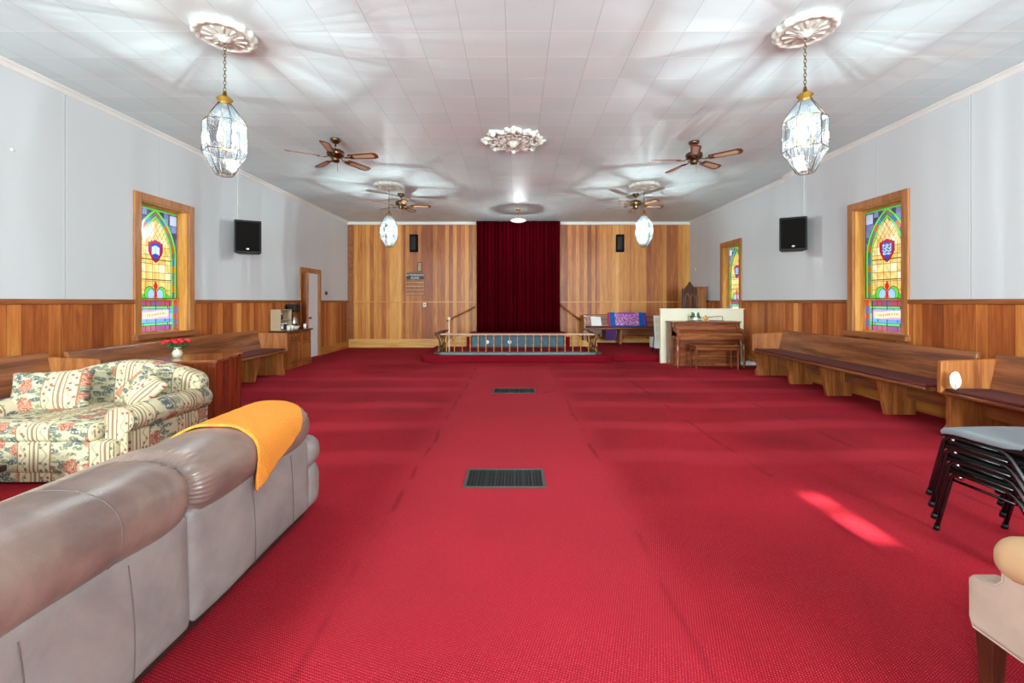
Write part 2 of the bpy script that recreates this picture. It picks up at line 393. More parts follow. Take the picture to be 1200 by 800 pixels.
# ------------------------------------------------------------------ mesh builder
class MB:
    def __init__(s): s.v = []; s.f = []; s.s = []
    def add(s, vs, fs, smooth=False):
        b = len(s.v); s.v += [tuple(p) for p in vs]
        s.f += [tuple(b+i for i in f) for f in fs]; s.s += [smooth]*len(fs); return s
    def box(s, x0, x1, y0, y1, z0, z1):
        v = [(x, y, z) for z in (z0, z1) for y in (y0, y1) for x in (x0, x1)]
        return s.add(v, [(0, 2, 3, 1), (4, 5, 7, 6), (0, 1, 5, 4), (2, 6, 7, 3), (0, 4, 6, 2), (1, 3, 7, 5)])
    def hexa(s, b, t):
        """bottom 4 pts ccw, top 4 pts ccw"""
        return s.add(list(b)+list(t), [(3, 2, 1, 0), (4, 5, 6, 7), (0, 1, 5, 4), (1, 2, 6, 5), (2, 3, 7, 6), (3, 0, 4, 7)])
    def prism(s, pts, axis, a, b, smooth=False):
        n = len(pts)
        def P(p, q):
            return {'x': (q, p[0], p[1]), 'y': (p[0], q, p[1]), 'z': (p[0], p[1], q)}[axis]
        v = [P(p, a) for p in pts]+[P(p, b) for p in pts]
        f = [tuple(range(n))[::-1], tuple(range(n, 2*n))]
        s.add(v, f)
        b0 = len(s.v)-2*n
        for i in range(n):
            j = (i+1) % n
            s.f.append((b0+i, b0+j, b0+n+j, b0+n+i)); s.s.append(smooth)
        return s
    def cyl(s, p0, p1, r0, r1=None, n=12, caps=True, smooth=True):
        r1 = r0 if r1 is None else r1
        p0 = Vector(p0); p1 = Vector(p1); d = (p1-p0)
        if d.length < 1e-9: return s
        d.normalize(); a = d.orthogonal().normalized(); c = d.cross(a)
        v = []
        for p, r in ((p0, r0), (p1, r1)):
            for i in range(n):
                t = 2*PI*i/n; v.append(p+a*(math.cos(t)*r)+c*(math.sin(t)*r))
        s.add(v, [(i, (i+1) % n, n+(i+1) % n, n+i) for i in range(n)], smooth)
        if caps:
            b = len(s.v)-2*n
            s.f.append(tuple(b+i for i in range(n))[::-1]); s.f.append(tuple(b+n+i for i in range(n))); s.s += [False, False]
        return s
    def tube(s, pts, r, n=8, closed=False):
        pts = [Vector(p) for p in pts]; m = len(pts); rings = []; prev = None
        for i, p in enumerate(pts):
            if closed: d = pts[(i+1) % m]-pts[i-1]
            else: d = pts[min(i+1, m-1)]-pts[max(i-1, 0)]
            d.normalize()
            if prev is None: a = d.orthogonal().normalized()
            else:
                a = prev-d*prev.dot(d)
                a = a.normalized() if a.length > 1e-6 else d.orthogonal().normalized()
            prev = a; c = d.cross(a); rr = r[i] if isinstance(r, (list, tuple)) else r
            rings.append([p+a*(math.cos(2*PI*k/n)*rr)+c*(math.sin(2*PI*k/n)*rr) for k in range(n)])
        b = len(s.v); v = [q for R in rings for q in R]; f = []
        for i in range(m if closed else m-1):
            for k in range(n):
                i2 = (i+1) % m
                f.append((i*n+k, i*n+(k+1) % n, i2*n+(k+1) % n, i2*n+k))
        s.add(v, f, True)
        if not closed:
            s.f.append(tuple(b+k for k in range(n))[::-1]); s.f.append(tuple(b+(m-1)*n+k for k in range(n))); s.s += [False, False]
        return s
    def lathe(s, prof, c=(0, 0, 0), n=24, axis='z', mod=None):
        v = []
        for (r, z) in prof:
            for k in range(n):
                t = 2*PI*k/n; rr, zz = r, z
                if mod: rr, zz = mod(r, z, t)
                p = (rr*math.cos(t), rr*math.sin(t), zz)
                if axis == 'y': p = (p[0], p[2], p[1])
                if axis == 'x': p = (p[2], p[0], p[1])
                v.append((c[0]+p[0], c[1]+p[1], c[2]+p[2]))
        f = []
        for i in range(len(prof)-1):
            for k in range(n):
                f.append((i*n+k, i*n+(k+1) % n, (i+1)*n+(k+1) % n, (i+1)*n+k))
        return s.add(v, f, True)
    def grid(s, fn, nu, nv, closeu=False, smooth=True):
        v = [fn(i/nu if closeu else i/nu, j/nv) for j in range(nv+1) for i in range(nu if closeu else nu+1)]
        w = nu if closeu else nu+1; f = []
        for j in range(nv):
            for i in range(nu):
                i2 = (i+1) % w if closeu else i+1
                f.append((j*w+i, j*w+i2, (j+1)*w+i2, (j+1)*w+i))
        return s.add(v, f, smooth)
    def rbox(s, c, h, r, n=9, puff=(0, 0, 0), fn=None):
        """rounded, optionally puffed cushion; c centre, h half sizes"""
        def mp(t):
            return math.copysign(1-(1-abs(t))**1.5, t)
        seen = {}; vs = []; fs = []
        def vert(p):
            k = tuple(round(q, 5) for q in p)
            if k in seen: return seen[k]
            x, y, z = [mp(q) for q in p]
            P = Vector((x*h[0], y*h[1], z*h[2]))
            rr = min(r, min(h)*.999)
            I = Vector([max(-(h[i]-rr), min(h[i]-rr, P[i])) for i in range(3)])
            d = P-I
            if d.length > 1e-9: d = d.normalized()*rr
            Q = I+d
            bx = (1-y*y)*(1-z*z); by = (1-x*x)*(1-z*z); bz = (1-x*x)*(1-y*y)
            Q.x += math.copysign(puff[0]*bx, x) if abs(x) > .2 else puff[0]*bx*x/.2
            Q.y += math.copysign(puff[1]*by, y) if abs(y) > .2 else puff[1]*by*y/.2
            Q.z += math.copysign(puff[2]*bz, z) if abs(z) > .2 else puff[2]*bz*z/.2
            Q = Q+Vector(c)
            if fn: Q = Vector(fn(Q))
            seen[k] = len(vs); vs.append(tuple(Q)); return seen[k]
        for ax in range(3):
            for sg in (-1, 1):
                for i in range(n):
                    for j in range(n):
                        q = []
                        for (a, b) in ((i, j), (i+1, j), (i+1, j+1), (i, j+1)):
                            A = -1+2*a/n; B = -1+2*b/n
                            p = [0, 0, 0]; p[ax] = sg; p[(ax+1) % 3] = A; p[(ax+2) % 3] = B
                            q.append(vert(p))
                        if sg < 0: q = q[::-1]
                        if len(set(q)) == 4: fs.append(tuple(q))
        return s.add(vs, fs, True)
    def xf(s, mat):
        s.v = [tuple(mat @ Vector(p)) for p in s.v]; return s
    def build(s, name, mat, parent=None, bevel=0, uv=None, solid=0):
        me = bpy.data.meshes.new(name); me.from_pydata(s.v, [], s.f); me.update()
        me.polygons.foreach_set('use_smooth', s.s)
        o = bpy.data.objects.new(name, me); COL.objects.link(o)
        me.materials.append(M[mat] if isinstance(mat, str) else mat)
        if parent is not None: o.parent = parent
        if uv:
            L = me.uv_layers.new(name='UVMap')
            for p in me.polygons:
                nx, ny, nz = [abs(q) for q in p.normal]
                for li in p.loop_indices:
                    x, y, z = me.vertices[me.loops[li].vertex_index].co
                    if uv == 'x':   # stripes across x everywhere
                        q = (x, z+y) if nx < .8 else (y, z)
                    elif uv == 'y': # stripes across y
                        q = (y, z+x) if ny < .8 else (x, z)
                    else: q = (x, z)
                    L.data[li].uv = q
        if bevel:
            b = o.modifiers.new('bevel', 'BEVEL'); b.width = bevel; b.segments = 2; b.limit_method = 'ANGLE'; b.angle_limit = math.radians(40)
        if solid:
            b = o.modifiers.new('solid', 'SOLIDIFY'); b.thickness = solid; b.offset = 0
        return o

def tag(o, label=None, cat=None, group=None, kind=None):
    if label: o['label'] = label
    if cat: o['category'] = cat
    if group: o['group'] = group
    if kind: o['kind'] = kind
    return o
def thing(name, label, cat, loc=(0, 0, 0), rz=0, group=None):
    o = bpy.data.objects.new(name, None); COL.objects.link(o); o.location = loc; o.rotation_euler = (0, 0, rz)
    o.empty_display_size = .1
    return tag(o, label, cat, group)
def struct(o, label=None): 
    o['kind'] = 'structure'
    if label: o['label'] = label
    return o
def copy_tree(o, parent=None):
    c = o.copy(); COL.objects.link(c)
    if parent is not None: c.parent = parent
    for ch in [q for q in list(COL.objects) if q.parent == o]: copy_tree(ch, c)
    return c
def empty_struct(name, loc=(0, 0, 0)):
    o = bpy.data.objects.new(name, None); COL.objects.link(o); o.location = loc; o['kind'] = 'structure'; return o

# ------------------------------------------------------------------ room
XL, XR, XR2, YJ = -4.89, 4.93, 5.04, 7.85
YB, YR, H = 12.4, -3.6, 3.646
CAPZ = 1.345
floor = MB().box(XL-.3, XR2+.3, YR-.3, YB+.3, -.12, 0).build('floor', 'carpet'); struct(floor, 'red carpeted floor with a faded centre aisle')
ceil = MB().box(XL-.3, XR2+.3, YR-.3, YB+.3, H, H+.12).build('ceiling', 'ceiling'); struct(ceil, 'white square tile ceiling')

def wall_with_holes(mb, x0, x1, ya, yb, z0, z1, holes):
    """wall slab along y with rectangular holes (y0,y1,z0,z1)"""
    cur = ya
    for (h0, h1, g0, g1) in sorted(holes):
        mb.box(x0, x1, cur, h0, z0, z1)
        if g0 > z0: mb.box(x0, x1, h0, h1, z0, min(g0, z1))
        if g1 < z1: mb.box(x0, x1, h0, h1, max(g1, z0), z1)
        cur = h1
    mb.box(x0, x1, cur, yb, z0, z1)
    return mb
WIN = (.90, 2.66)
LW = (5.54, 6.35, WIN[0], WIN[1])            # window 1
RW = (5.44, 6.22, WIN[0], WIN[1])            # window 2
RW2 = (9.62, 10.40, WIN[0], WIN[1])          # window 3
DOOR = (9.72, 10.55, 0., 2.03)
struct(wall_with_holes(MB(), XL-.25, XL, YR, YB, 0, H, [LW, DOOR]).build('wall_left', 'wall_side'), 'pale grey panelled wall on the left')
mb = wall_with_holes(MB(), XR, XR+.36, YR, YJ, 0, H, [RW])
wall_with_holes(mb, XR2, XR2+.25, YJ, YB, 0, H, [RW2])
struct(mb.build('wall_right', 'wall_side'), 'pale grey panelled wall on the right')
struct(MB().box(XL-.25, XR2+.25, YB, YB+.25, 0, H).build('wall_back', 'plank_back'), 'back wall of varnished vertical boards')
# rear wall (behind the camera) with two frosted windows and one slim slit added for the sun patches
mb = MB()
RH = [(-3.6, -2.2, .9, 2.9), (-.9, .9, 0.0, 2.5), (1.97, 2.12, 2.86, 3.44), (2.7, 4.1, .9, 2.9)]
cur = XL-.25
for (a, b, c, d) in RH:
    mb.box(cur, a, YR-.2, YR, 0, H)
    if c > 0: mb.box(a, b, YR-.2, YR, 0, c)
    mb.box(a, b, YR-.2, YR, d, H); cur = b
mb.box(cur, XR+.36, YR-.2, YR, 0, H)
struct(mb.build('wall_rear', 'wall_x'))
MB().box(-.9, .9, YR-.12, YR-.06, 0, 2.5).build('door_2', 'cabinet')['kind'] = 'structure'

# wainscot boards (proud of the wall) with cap and baseboard
def side_trim(idx, sx, X, spans, mat='plank_side'):
    pass
def seg(mb, a, b, X, sg, z0, z1, t0, t1):
    xa, xb = sorted((X-sg*t0, X-sg*t1)); mb.box(xa, xb, a, b, z0, z1)
t_n = 1
def run(name_mat, segs, z0, z1, depth, bevel=0, label=None):
    global t_n
    mb = MB()
    for (a, b, X, sg) in segs: seg(mb, a, b, X, sg, z0, z1, 0, depth)
    o = mb.build('trim_%d' % t_n, name_mat, bevel=bevel); struct(o, label); t_n += 1
FR = .10
left_segs = [(YR, LW[0]-FR, XL, -1), (LW[1]+FR, DOOR[0]-.09, XL, -1), (DOOR[1]+.09, YB, XL, -1)]
right_segs = [(YR, RW[0]-FR, XR, 1), (RW[1]+FR, YJ, XR, 1), (YJ, RW2[0]-FR, XR2, 1), (RW2[1]+FR, YB, XR2, 1)]
under = [(LW[0]-FR, LW[1]+FR, XL, -1)]; underR = [(RW[0]-FR, RW[1]+FR, XR, 1), (RW2[0]-FR, RW2[1]+FR, XR2, 1)]
run('plank_side', left_segs, 0, CAPZ-.03, .018, label='varnished board wainscot on the left wall')
run('plank_side', right_segs, 0, CAPZ-.03, .018, label='varnished board wainscot on the right wall')
run('plank_side', under, 0, .85, .018); run('plank_side', underR, 0, .85, .018)
run('cap_wood', left_segs, CAPZ-.035, CAPZ+.02, .035, .006, 'wainscot cap rail, left')
run('cap_wood', right_segs, CAPZ-.035, CAPZ+.02, .035, .006, 'wainscot cap rail, right')
bl = [(YR, DOOR[0]-.09, XL, -1), (DOOR[1]+.09, YB, XL, -1)]
def base(name, segs):
    mb = MB()
    for (a, b, X, sg) in segs: seg(mb, a, b, X, sg, 0, .2, 0, .035)
    struct(mb.build(name, 'trim_wood', bevel=.005))
base('baseboard_left', bl)
base('baseboard_right', [(YR, YJ, XR, 1), (YJ, YB, XR2, 1)])
struct(MB().box(XL+.035, XR2-.035, YB-.035, YB, 0, .25).build('baseboard_back', 'base_light', bevel=.005), 'light wooden baseboard of the back wall')
# back wall: raised upper boards, joint rail, corner post, white top trim
tr = MB().box(XL+.02, XR2-.02, YB-.02, YB, 1.31, 1.335).build('trim_%d' % t_n, 'trim_wood_x', bevel=.004); struct(tr); t_n += 1
tr = MB().box(XL, XL+.16, YB-.03, YB, 0.25, 3.56).build('trim_%d' % t_n, 'cap_wood'); struct(tr, 'dark corner board at the left of the back wall'); t_n += 1
tr = MB().box(XL, XR2, YB-.05, YB, 3.56, H).build('trim_%d' % t_n, 'white', bevel=.01); struct(tr, 'white trim above the back wall boards'); t_n += 1
# crown mouldings at the side walls
for (X, a, b, sg) in ((XL, YR, YB, 1), (XR, YR, YJ, -1), (XR2, YJ, YB, -1)):
    prof = [(0, 0), (.055*sg, 0), (.055*sg, -.012), (.03*sg, -.03), (.012*sg, -.06), (0, -.065)]
    pts = [(X+p[0], H+p[1]) for p in prof]
    if sg < 0: pts = pts[::-1]
    o = MB().prism(pts, 'y', a, b).build('trim_%d' % t_n, 'white'); struct(o, 'white crown moulding'); t_n += 1

# ------------------------------------------------------------------ stained glass windows
def C(*c): return np.array(lin(c)[:3])
def glass_mesh(W, Hh, emblem, seed):
    dx = .0065
    nx = int(W/dx); ny = int(Hh/dx)
    xs = (np.arange(nx+1)/nx-.5)*W; ys = np.arange(ny+1)/ny*Hh
    X, Y = np.meshgrid(xs, ys); A = np.abs(X)
    rng = np.random.RandomState(seed)
    def cellrand(ix, iy, k=0):
        return np.modf(np.abs(np.sin(ix*127.1+iy*311.7+k*74.7)*43758.5453))[0]
    col = np.zeros(X.shape+(3,))
    def setc(m, c): col[m] = c
    def mixc(m, c1, c2, r):
        col[m] = (c1[None]*(1-r[m][:, None])+c2[None]*r[m][:, None])
    LEAD = C(34, 34, 30); w = W/2
    # amber ground in small quarries
    gx = .105; gy = .12
    ix = np.floor(X/gx+50.5); iy = np.floor(Y/gy)
    r = cellrand(ix, iy, 1); sm = .5+.5*np.sin(X*23+Y*17+3*np.sin(Y*9+seed)+2*np.sin(X*31))
    mixc(np.ones(X.shape, bool), C(204, 154, 66), C(236, 206, 142), np.clip(.6*r+.5*sm, 0, 1))
    pale = cellrand(ix, iy, 5) > .82
    col[pale] = col[pale]*.5+C(240, 226, 214)*.5
    fx = np.abs(X/gx+50.5-ix-.0); fx = np.minimum(fx, 1-fx)*gx
    fy = Y/gy-iy; fy = np.minimum(fy, 1-fy)*gy
    arch_y = Hh*.72
    grid = ((fx < .0035) | (fy < .0035)) & (Y < arch_y)
    setc(grid, C(96, 74, 34))
    # lattice in the head
    k = .085
    d1 = np.mod(X*1.25+Y*.8, k); d2 = np.mod(-X*1.25+Y*.8, k)
    lat = ((np.minimum(d1, k-d1) < .0045) | (np.minimum(d2, k-d2) < .0045)) & (Y >= arch_y)
    setc(lat, C(84, 62, 28))
    # star crosses at quarries
    for yy in (Hh*.49, Hh*.645):
        for xx in (-2*gx, 0, 2*gx) if yy < Hh*.6 else (-.205, .205):
            q = np.abs(X-xx)**.6+np.abs(Y-yy)**.6
            setc(q < .13, C(70, 60, 50)); setc(q < .10, C(240, 230, 215))
    # arch borders
    wi = w-.135; ys0 = Hh*.60; hh = Hh*.315
    c = (hh*hh-wi*wi)/(2*wi); R = wi+c
    D = np.where(Y < ys0, A-wi, np.sqrt((A+c)**2+(Y-ys0)**2)-R)
    yb = Hh*.265
    on = Y > yb
    # outside the arch: spandrels
    m = (D > .075) & on
    r2 = cellrand(np.floor(X/.07+50), np.floor(Y/.09), 2)
    mixc(m, C(62, 44, 84), C(128, 140, 200), r2)
    sp = m & (np.abs((A-(w-.10))+(Y-Hh*.90)*.9) < .004); setc(sp, LEAD)
    setc(m & (A > w-.16) & (Y > Hh*.875) & (Y < Hh*.955), C(186, 196, 236))
    m = (D > .0) & (D <= .075) & on
    seg_ = np.floor(np.where(Y < ys0, Y, ys0+np.arctan2(Y-ys0, A+c)*R)/.095)
    rr = cellrand(seg_, np.sign(X)*3, 3)
    mixc(m, C(92, 84, 120), C(130, 96, 110), rr)
    setc(m & (np.mod(seg_, 3) == 0), C(216, 66, 34))
    setc(m & (np.mod(seg_, 6) == 4), C(70, 92, 170))
    setc(((np.abs(D-.075) < .014)) & on, C(90, 214, 60)); setc((np.abs(D-.0) < .012) & on, C(86, 206, 62))
    setc(((np.abs(D-.092) < .003) | (np.abs(D-.060) < .003) | (np.abs(D+.014) < .003) | (np.abs(D-.014) < .003)) & on, LEAD)
    # outer green border
    e = np.minimum(np.minimum(w-A, Hh-Y), 9)
    setc(e < .034, C(74, 200, 60)); setc((e < .034) & (cellrand(np.floor(Y/.2), np.floor(X/.2), 8) > .65), C(190, 226, 140))
    setc(np.abs(e-.036) < .004, LEAD); setc((Hh-Y > .038) & (Hh-Y < .06) & (A < w-.03), C(110, 190, 84))
    # shield
    sx, sy = X, Y-Hh*.655
    wS = np.where(sy > -.02, .112, .112*np.clip((sy+.17)/.15, 0, 1)**.62)
    top = .115+.018*np.cos(sx*PI/.11)
    sd = np.minimum(wS-np.abs(sx), top-sy); ins = (sd > 0) & (sy > -.17)
    setc((sd > -.008) & (sy > -.18) & (sy < .14), LEAD)
    setc(ins, C(168, 14, 46)); setc(ins & (sd > .033), C(40, 70, 160))
    if emblem == 0:   # open book
        bk = (np.abs(sx) < .06) & (np.abs(sy+.002-.01*np.cos(sx*50)) < .055)
        setc(bk, C(206, 218, 240)); setc(bk & (np.abs(sx) < .004), C(50, 70, 150))
        setc(bk & (np.mod(sy, .02) < .005) & (np.abs(sx) > .012) & (np.abs(sx) < .05), C(120, 140, 190))
    else:
        bk = (np.abs(sx) < .07) & (np.abs(sy) < .075)
        tt = np.sin(sx*95+2*np.sin(sy*60))*np.sin(sy*80+seed)
        setc(bk & (tt > -.1), C(190, 205, 220)); setc(bk & (tt > .55), C(110, 130, 150)); setc(bk & (tt < -.75), C(30, 40, 80))
    # fleur at the foot of the arch
    fy0 = yb+.008
    def ell(cx, cy, a, b, rot=0):
        x_ = A-cx if cx >= 0 else X-cx; y_ = Y-cy
        xr = x_*math.cos(rot)+y_*math.sin(rot); yr = -x_*math.sin(rot)+y_*math.cos(rot)
        return (xr/a)**2+(yr/b)**2
    base_on = Y > yb
    for (cx, cy, a, b, ro, cc) in ((.19, fy0+.03, .12, .032, -.35, C(70, 180, 60)), (.10, fy0+.075, .075, .09, .0, C(96, 190, 70)),
                                   (.075, fy0+.065, .052, .07, .15, C(150, 180, 236))):
        q = ell(cx, cy, a, b, ro); setc((q < 1.22) & base_on, LEAD); setc((q < 1) & base_on, cc)
    q = (A/.028)**1.2+(np.abs(Y-(fy0+.175))/.06)**1.2; setc(q < 1.25, LEAD); setc(q < 1, C(206, 30, 30))
    q = ell(-.0001, fy0+.06, .02, .06); setc(q < 1.25, LEAD); setc((q < 1), C(206, 30, 40))
    # sash bar and name panel
    setc((np.abs(Y-yb) < .016), LEAD)
    lo = Y < yb-.016
    P_ = yb-.016
    setc(lo, C(150, 176, 232))
    def band(y0, y1, c1, c2, kk, sz=.08):
        m = lo & (Y >= y0) & (Y < y1); mixc(m, c1, c2, cellrand(np.floor(X/sz+40), kk+0*X, kk)); setc(m & (np.mod(X/sz+40, 1) < .05), LEAD)
    band(P_-.075, P_, C(120, 84, 130), C(170, 70, 90), 11); band(P_-.11, P_-.08, C(80, 196, 90), C(120, 214, 110), 12, .2)
    band(P_-.17, P_-.115, C(110, 130, 220), C(170, 176, 236), 13, .11)
    band(.105, .14, C(70, 200, 90), C(150, 220, 190), 14, .2); band(.15, .19, C(96, 140, 226), C(140, 190, 236), 16, .15)
    band(.0, .10, C(150, 90, 150), C(196, 110, 130), 15)
    for yy in (P_-.078, P_-.113, P_-.172, .103, .143):
        setc(lo & (np.abs(Y-yy) < .004), LEAD)
    bn = lo & (A < .205) & (Y > .215+.012*np.sin(X*12)) & (Y < .30+.012*np.sin(X*12))
    setc(lo & (A < .235) & (Y > .20) & (Y < .315), C(216, 160, 190)); setc(bn, C(240, 222, 184))
    wr = bn & (np.abs(Y-.258-.012*np.sin(X*12)) < .017) & (A < .17) & (np.sin(X*260+3*np.sin(X*40)) > -.1)
    setc(wr, C(170, 140, 96))
    for xx in (-.235, .235):
        setc(lo & (np.abs(X-xx) < .006), C(20, 24, 26))
    setc(lo & (A > w-.11) & (A < w-.034), C(120, 100, 150))
    setc(lo & (A > w-.11) & (A < w-.034) & (np.mod(Y, .19) < .07), C(214, 70, 40)); setc(lo & (np.abs(A-(w-.11)) < .012), C(80, 200, 90))
    # horizontal reinforcing bars
    for yy in (Hh*.42, Hh*.58):
        setc((np.abs(Y-yy) < .004) & (D < 0), C(70, 56, 32))
    col *= (.93+.14*rng.rand(*X.shape))[..., None]
    me = bpy.data.meshes.new('glass_pane')
    V = np.stack([X, 0*X, Y], -1).reshape(-1, 3)
    idx = np.arange((nx+1)*(ny+1)).reshape(ny+1, nx+1)
    F = np.stack([idx[:-1, :-1], idx[:-1, 1:], idx[1:, 1:], idx[1:, :-1]], -1).reshape(-1, 4)
    me.from_pydata(V.tolist(), [], F.tolist()); me.update()
    ca = me.color_attributes.new('glasscol', 'FLOAT_COLOR', 'POINT')
    rgba = np.concatenate([np.clip(col, 0, 1).reshape(-1, 3), np.ones((V.shape[0], 1))], 1)
    ca.data.foreach_set('color', rgba.astype(np.float32).ravel())
    me.materials.append(M['stained'])
    return me
gm0 = glass_mesh(.81, WIN[1]-WIN[0], 0, 3)
gm1 = glass_mesh(.78, WIN[1]-WIN[0], 1, 5)
def window(n, X, sg, hole, me, label):
    """sg: +1 for the left wall (room towards +x), -1 for the right wall"""
    y0, y1, z0, z1 = hole
    root = empty_struct('window_%d' % n, (X, (y0+y1)/2, z0)); root['label'] = label
    hw = (y1-y0)/2; hh = z1-z0
    m = MB()   # casing on the wall, in local coords (x into room * sg)
    def bx(a, b, c, d, e, f): x0, x1 = sorted((a*sg, b*sg)); m.box(x0, x1, c, d, e, f)
    T = .03
    bx(0, T, -hw-FR, -hw, -.04, hh+FR); bx(0, T, hw, hw+FR, -.04, hh+FR); bx(0, T, -hw, hw, hh, hh+FR)
    f = m.build('window_frame', 'trim_wood_z', root, bevel=.005); f['label'] = 'brown wooden casing'
    m = MB()
    bx(-.24, 0, -hw, -hw+.012, 0, hh); bx(-.24, 0, hw-.012, hw, 0, hh); bx(-.24, 0, -hw, hw, hh-.012, hh); bx(-.24, 0, -hw, hw, 0, .012)
    m.build('reveal', M['trim_wood_z2'], root)
    m = MB(); bx(0, .09, -hw-FR-.03, hw+FR+.03, -.06, .013)
    m.build('window_sill', 'cap_wood', root, bevel=.006)
    m = MB(); bx(-.15, -.12, -hw+.012, -hw+.03, .012, hh-.012); bx(-.15, -.12, hw-.03, hw-.012, .012, hh-.012)
    bx(-.15, -.12, -hw+.012, hw-.012, .012, .03); bx(-.15, -.12, -hw+.012, hw-.012, hh-.03, hh-.012); bx(-.15, -.115, -hw+.012, hw-.012, hh*.265-.015, hh*.265+.012)
    m.build('sash', M['trim_wood_z2'], root)
    g = bpy.data.objects.new('glass', me); COL.objects.link(g); g.parent = root
    g.location = (-.135*sg, 0, 0); g.rotation_euler = (0, 0, PI/2 if sg > 0 else -PI/2)
    g['label'] = 'leaded stained glass'
M['trim_wood_z2'] = wood('window reveal wood', (186, 122, 54), (222, 160, 84), 'z', .4)
window(1, XL, 1, LW, gm0, 'stained glass window with an open book in its red shield, left wall')
window(2, XR, -1, RW, gm1, 'large stained glass window with grey figure in red shield, right wall, nearer one')
window(3, XR2, -1, RW2, gm1, 'farther stained glass window of the right wall, near the piano')
# rear windows (behind the camera)
for n, (a, b, c, d) in ((4, RH[0]), (5, RH[3])):
    root = empty_struct('window_%d' % n, ((a+b)/2, YR, c)); w2 = (b-a)/2; h2 = d-c
    MB().box(-w2, w2, -.14, -.13, 0, h2).build('glass', 'frosted', root)
    m = MB()
    for x in (-w2, -.02, w2-.04): m.box(x, x+.04, -.12, -.07, 0, h2)
    for z in (0, h2/2-.02, h2-.04): m.box(-w2, w2, -.12, -.07, z, z+.04)
    m.build('muntin', 'white', root)
a, b, c, d = RH[2]
root = empty_struct('window_6', ((a+b)/2, YR, c))  # unseen opening, its height and bars shaped to drop sun patches on the carpet
MB().box(-.075, .075, -.06, -.03, .165, .21).box(-.075, .075, -.06, -.03, .37, .415).build('muntin', 'white', root)

# ------------------------------------------------------------------ left door
d1 = empty_struct('door_1', (XL, 0, 0)); d1['label'] = 'narrow doorway with brown casing and a folded wooden leaf, left wall'
m = MB(); y0, y1, _, z1 = DOOR
m.box(0, .03, y0-.09, y0, 0, z1+.09); m.box(0, .03, y1, y1+.09, 0, z1+.09); m.box(0, .03, y0, y1, z1, z1+.09)
m.box(-.25, 0, y0, y0+.02, 0, z1); m.box(-.25, 0, y1-.02, y1, 0, z1); m.box(-.25, 0, y0, y1, z1-.02, z1)
m.build('door_frame', 'trim_wood_z', d1, bevel=.004)
lf = MB().box(-.02, .02, 0, .38, .02, 1.99)
for zz in (.15, 1.1): lf.box(.02, .028, .05, .33, zz, zz+.75)
lf.xf(Matrix.Translation((.03, y0-.0, 0)) @ Matrix.Rotation(math.radians(-139), 4, 'Z'))
lf.build('door_leaf', 'cabinet', d1, bevel=.003)
MB().box(-.05, -.012, y0+.02, y1-.02, .01, z1-.02).build('inner_door', 'door_white', d1)
k = MB(); k.lathe([(0, 0), (.02, .0), (.012, .02), (.028, .04), (.026, .055), (0, .06)], (-.012, y0+.36, .95), 12, 'x')
k.build('door_knob', 'iron', d1)
k = MB().box(-.03, .004, y1-.024, y1-.018, .98, 1.06).build('strike_plate', 'gold', d1)

# ------------------------------------------------------------------ platform and stage
plat = MB()
def rr(x0, x1, y0, y1, r, n=6):
    p = [(x1, y1), (x0, y1)]
    for i in range(n+1):
        t = PI+PI/2*i/n; p.append((x0+r+r*math.cos(t), y0+r+r*math.sin(t)))
    for i in range(n+1):
        t = 1.5*PI+PI/2*i/n; p.append((x1-r+r*math.cos(t), y0+r+r*math.sin(t)))
    return p
plat.prism(rr(-2.15, 2.2, 9.32, 12.36, .32)[::1], 'z', 0.0, .15)
pl = plat.build('platform', 'carpet_dark', bevel=.02); struct(pl, 'low red carpeted platform before the stage')
pl = MB().box(2.1, XR2-.04, 9.5, 12.36, 0, .148).build('platform_extension', 'carpet_dark', bevel=.02); struct(pl, 'red carpeted platform at the right of the stage')
m = MB().box(-1.28, 1.38, 11.0, 12.36, .15, .47)
pl = m.build('stage', 'carpet_dark', bevel=.01); struct(pl, 'raised carpeted stage under the curtain')
for sx in (-1, 1):
    x0 = -1.28 if sx < 0 else 1.38
    st = empty_struct('stage_steps', (x0, 11.3, .15)); st['label'] = 'wood and carpet steps at the %s of the stage' % ('left' if sx < 0 else 'right')
    for i, (w, h) in enumerate(((.52, .11), (.27, .22))):
        a, b = sorted((0, sx*w)); MB().box(a, b, 0, .9, 0 if i == 0 else .11, h).build('step', 'carpet_dark', st, bevel=.01)
    a, b = sorted((0, sx*.56))
    pr = [(0, 0), (.56, 0), (.56, .10), (.48, .15), (.34, .17), (.3, .26), (.12, .31), (0, .32)]
    m = MB().prism([(q[0]*sx, q[1]) for q in (pr if sx > 0 else pr[::-1])], 'y', -.04, 0); m.build('stringer', 'trim_wood_x', st)
m = MB().box(-1.30, 1.40, 10.97, 11.03, .43, .49); o = m.build('trim_%d' % t_n, 'trim_wood_x', bevel=.01); struct(o, 'light wood nosing of the stage'); t_n += 1

# curtains
def curtain(x0, x1, label, seed, edge):
    rnd = random.Random(seed); ph = rnd.random()*6
    def fn(u, v):
        x = x0+(x1-x0)*u
        n = 15*u*PI*2*.5
        y = 12.17+.05*math.sin(n*1.55+ph+.6*math.sin(n*.31))+.018*math.sin(n*3.7+v*1.3+seed)
        z = .475+v*(3.62-.475)
        x += .02*math.sin(n*1.55+1.2)+edge*(1-v)*(1-v)*.07*(u if edge > 0 else (1-u))
        return (x, y, z)
    m = MB().grid(fn, 150, 10)
    r = thing('stage_curtain', label, 'curtain')
    m.build('drape', 'velvet', r, solid=.012)
    MB().box(x0, x1, 12.24, 12.36, 3.56, 3.63).build('header', 'velvet', r)
curtain(-1.15, .075, 'left half of the dark burgundy velvet stage curtain', 1, 0)
curtain(.02, 1.26, 'right half of the dark burgundy velvet stage curtain', 2, -0.001)

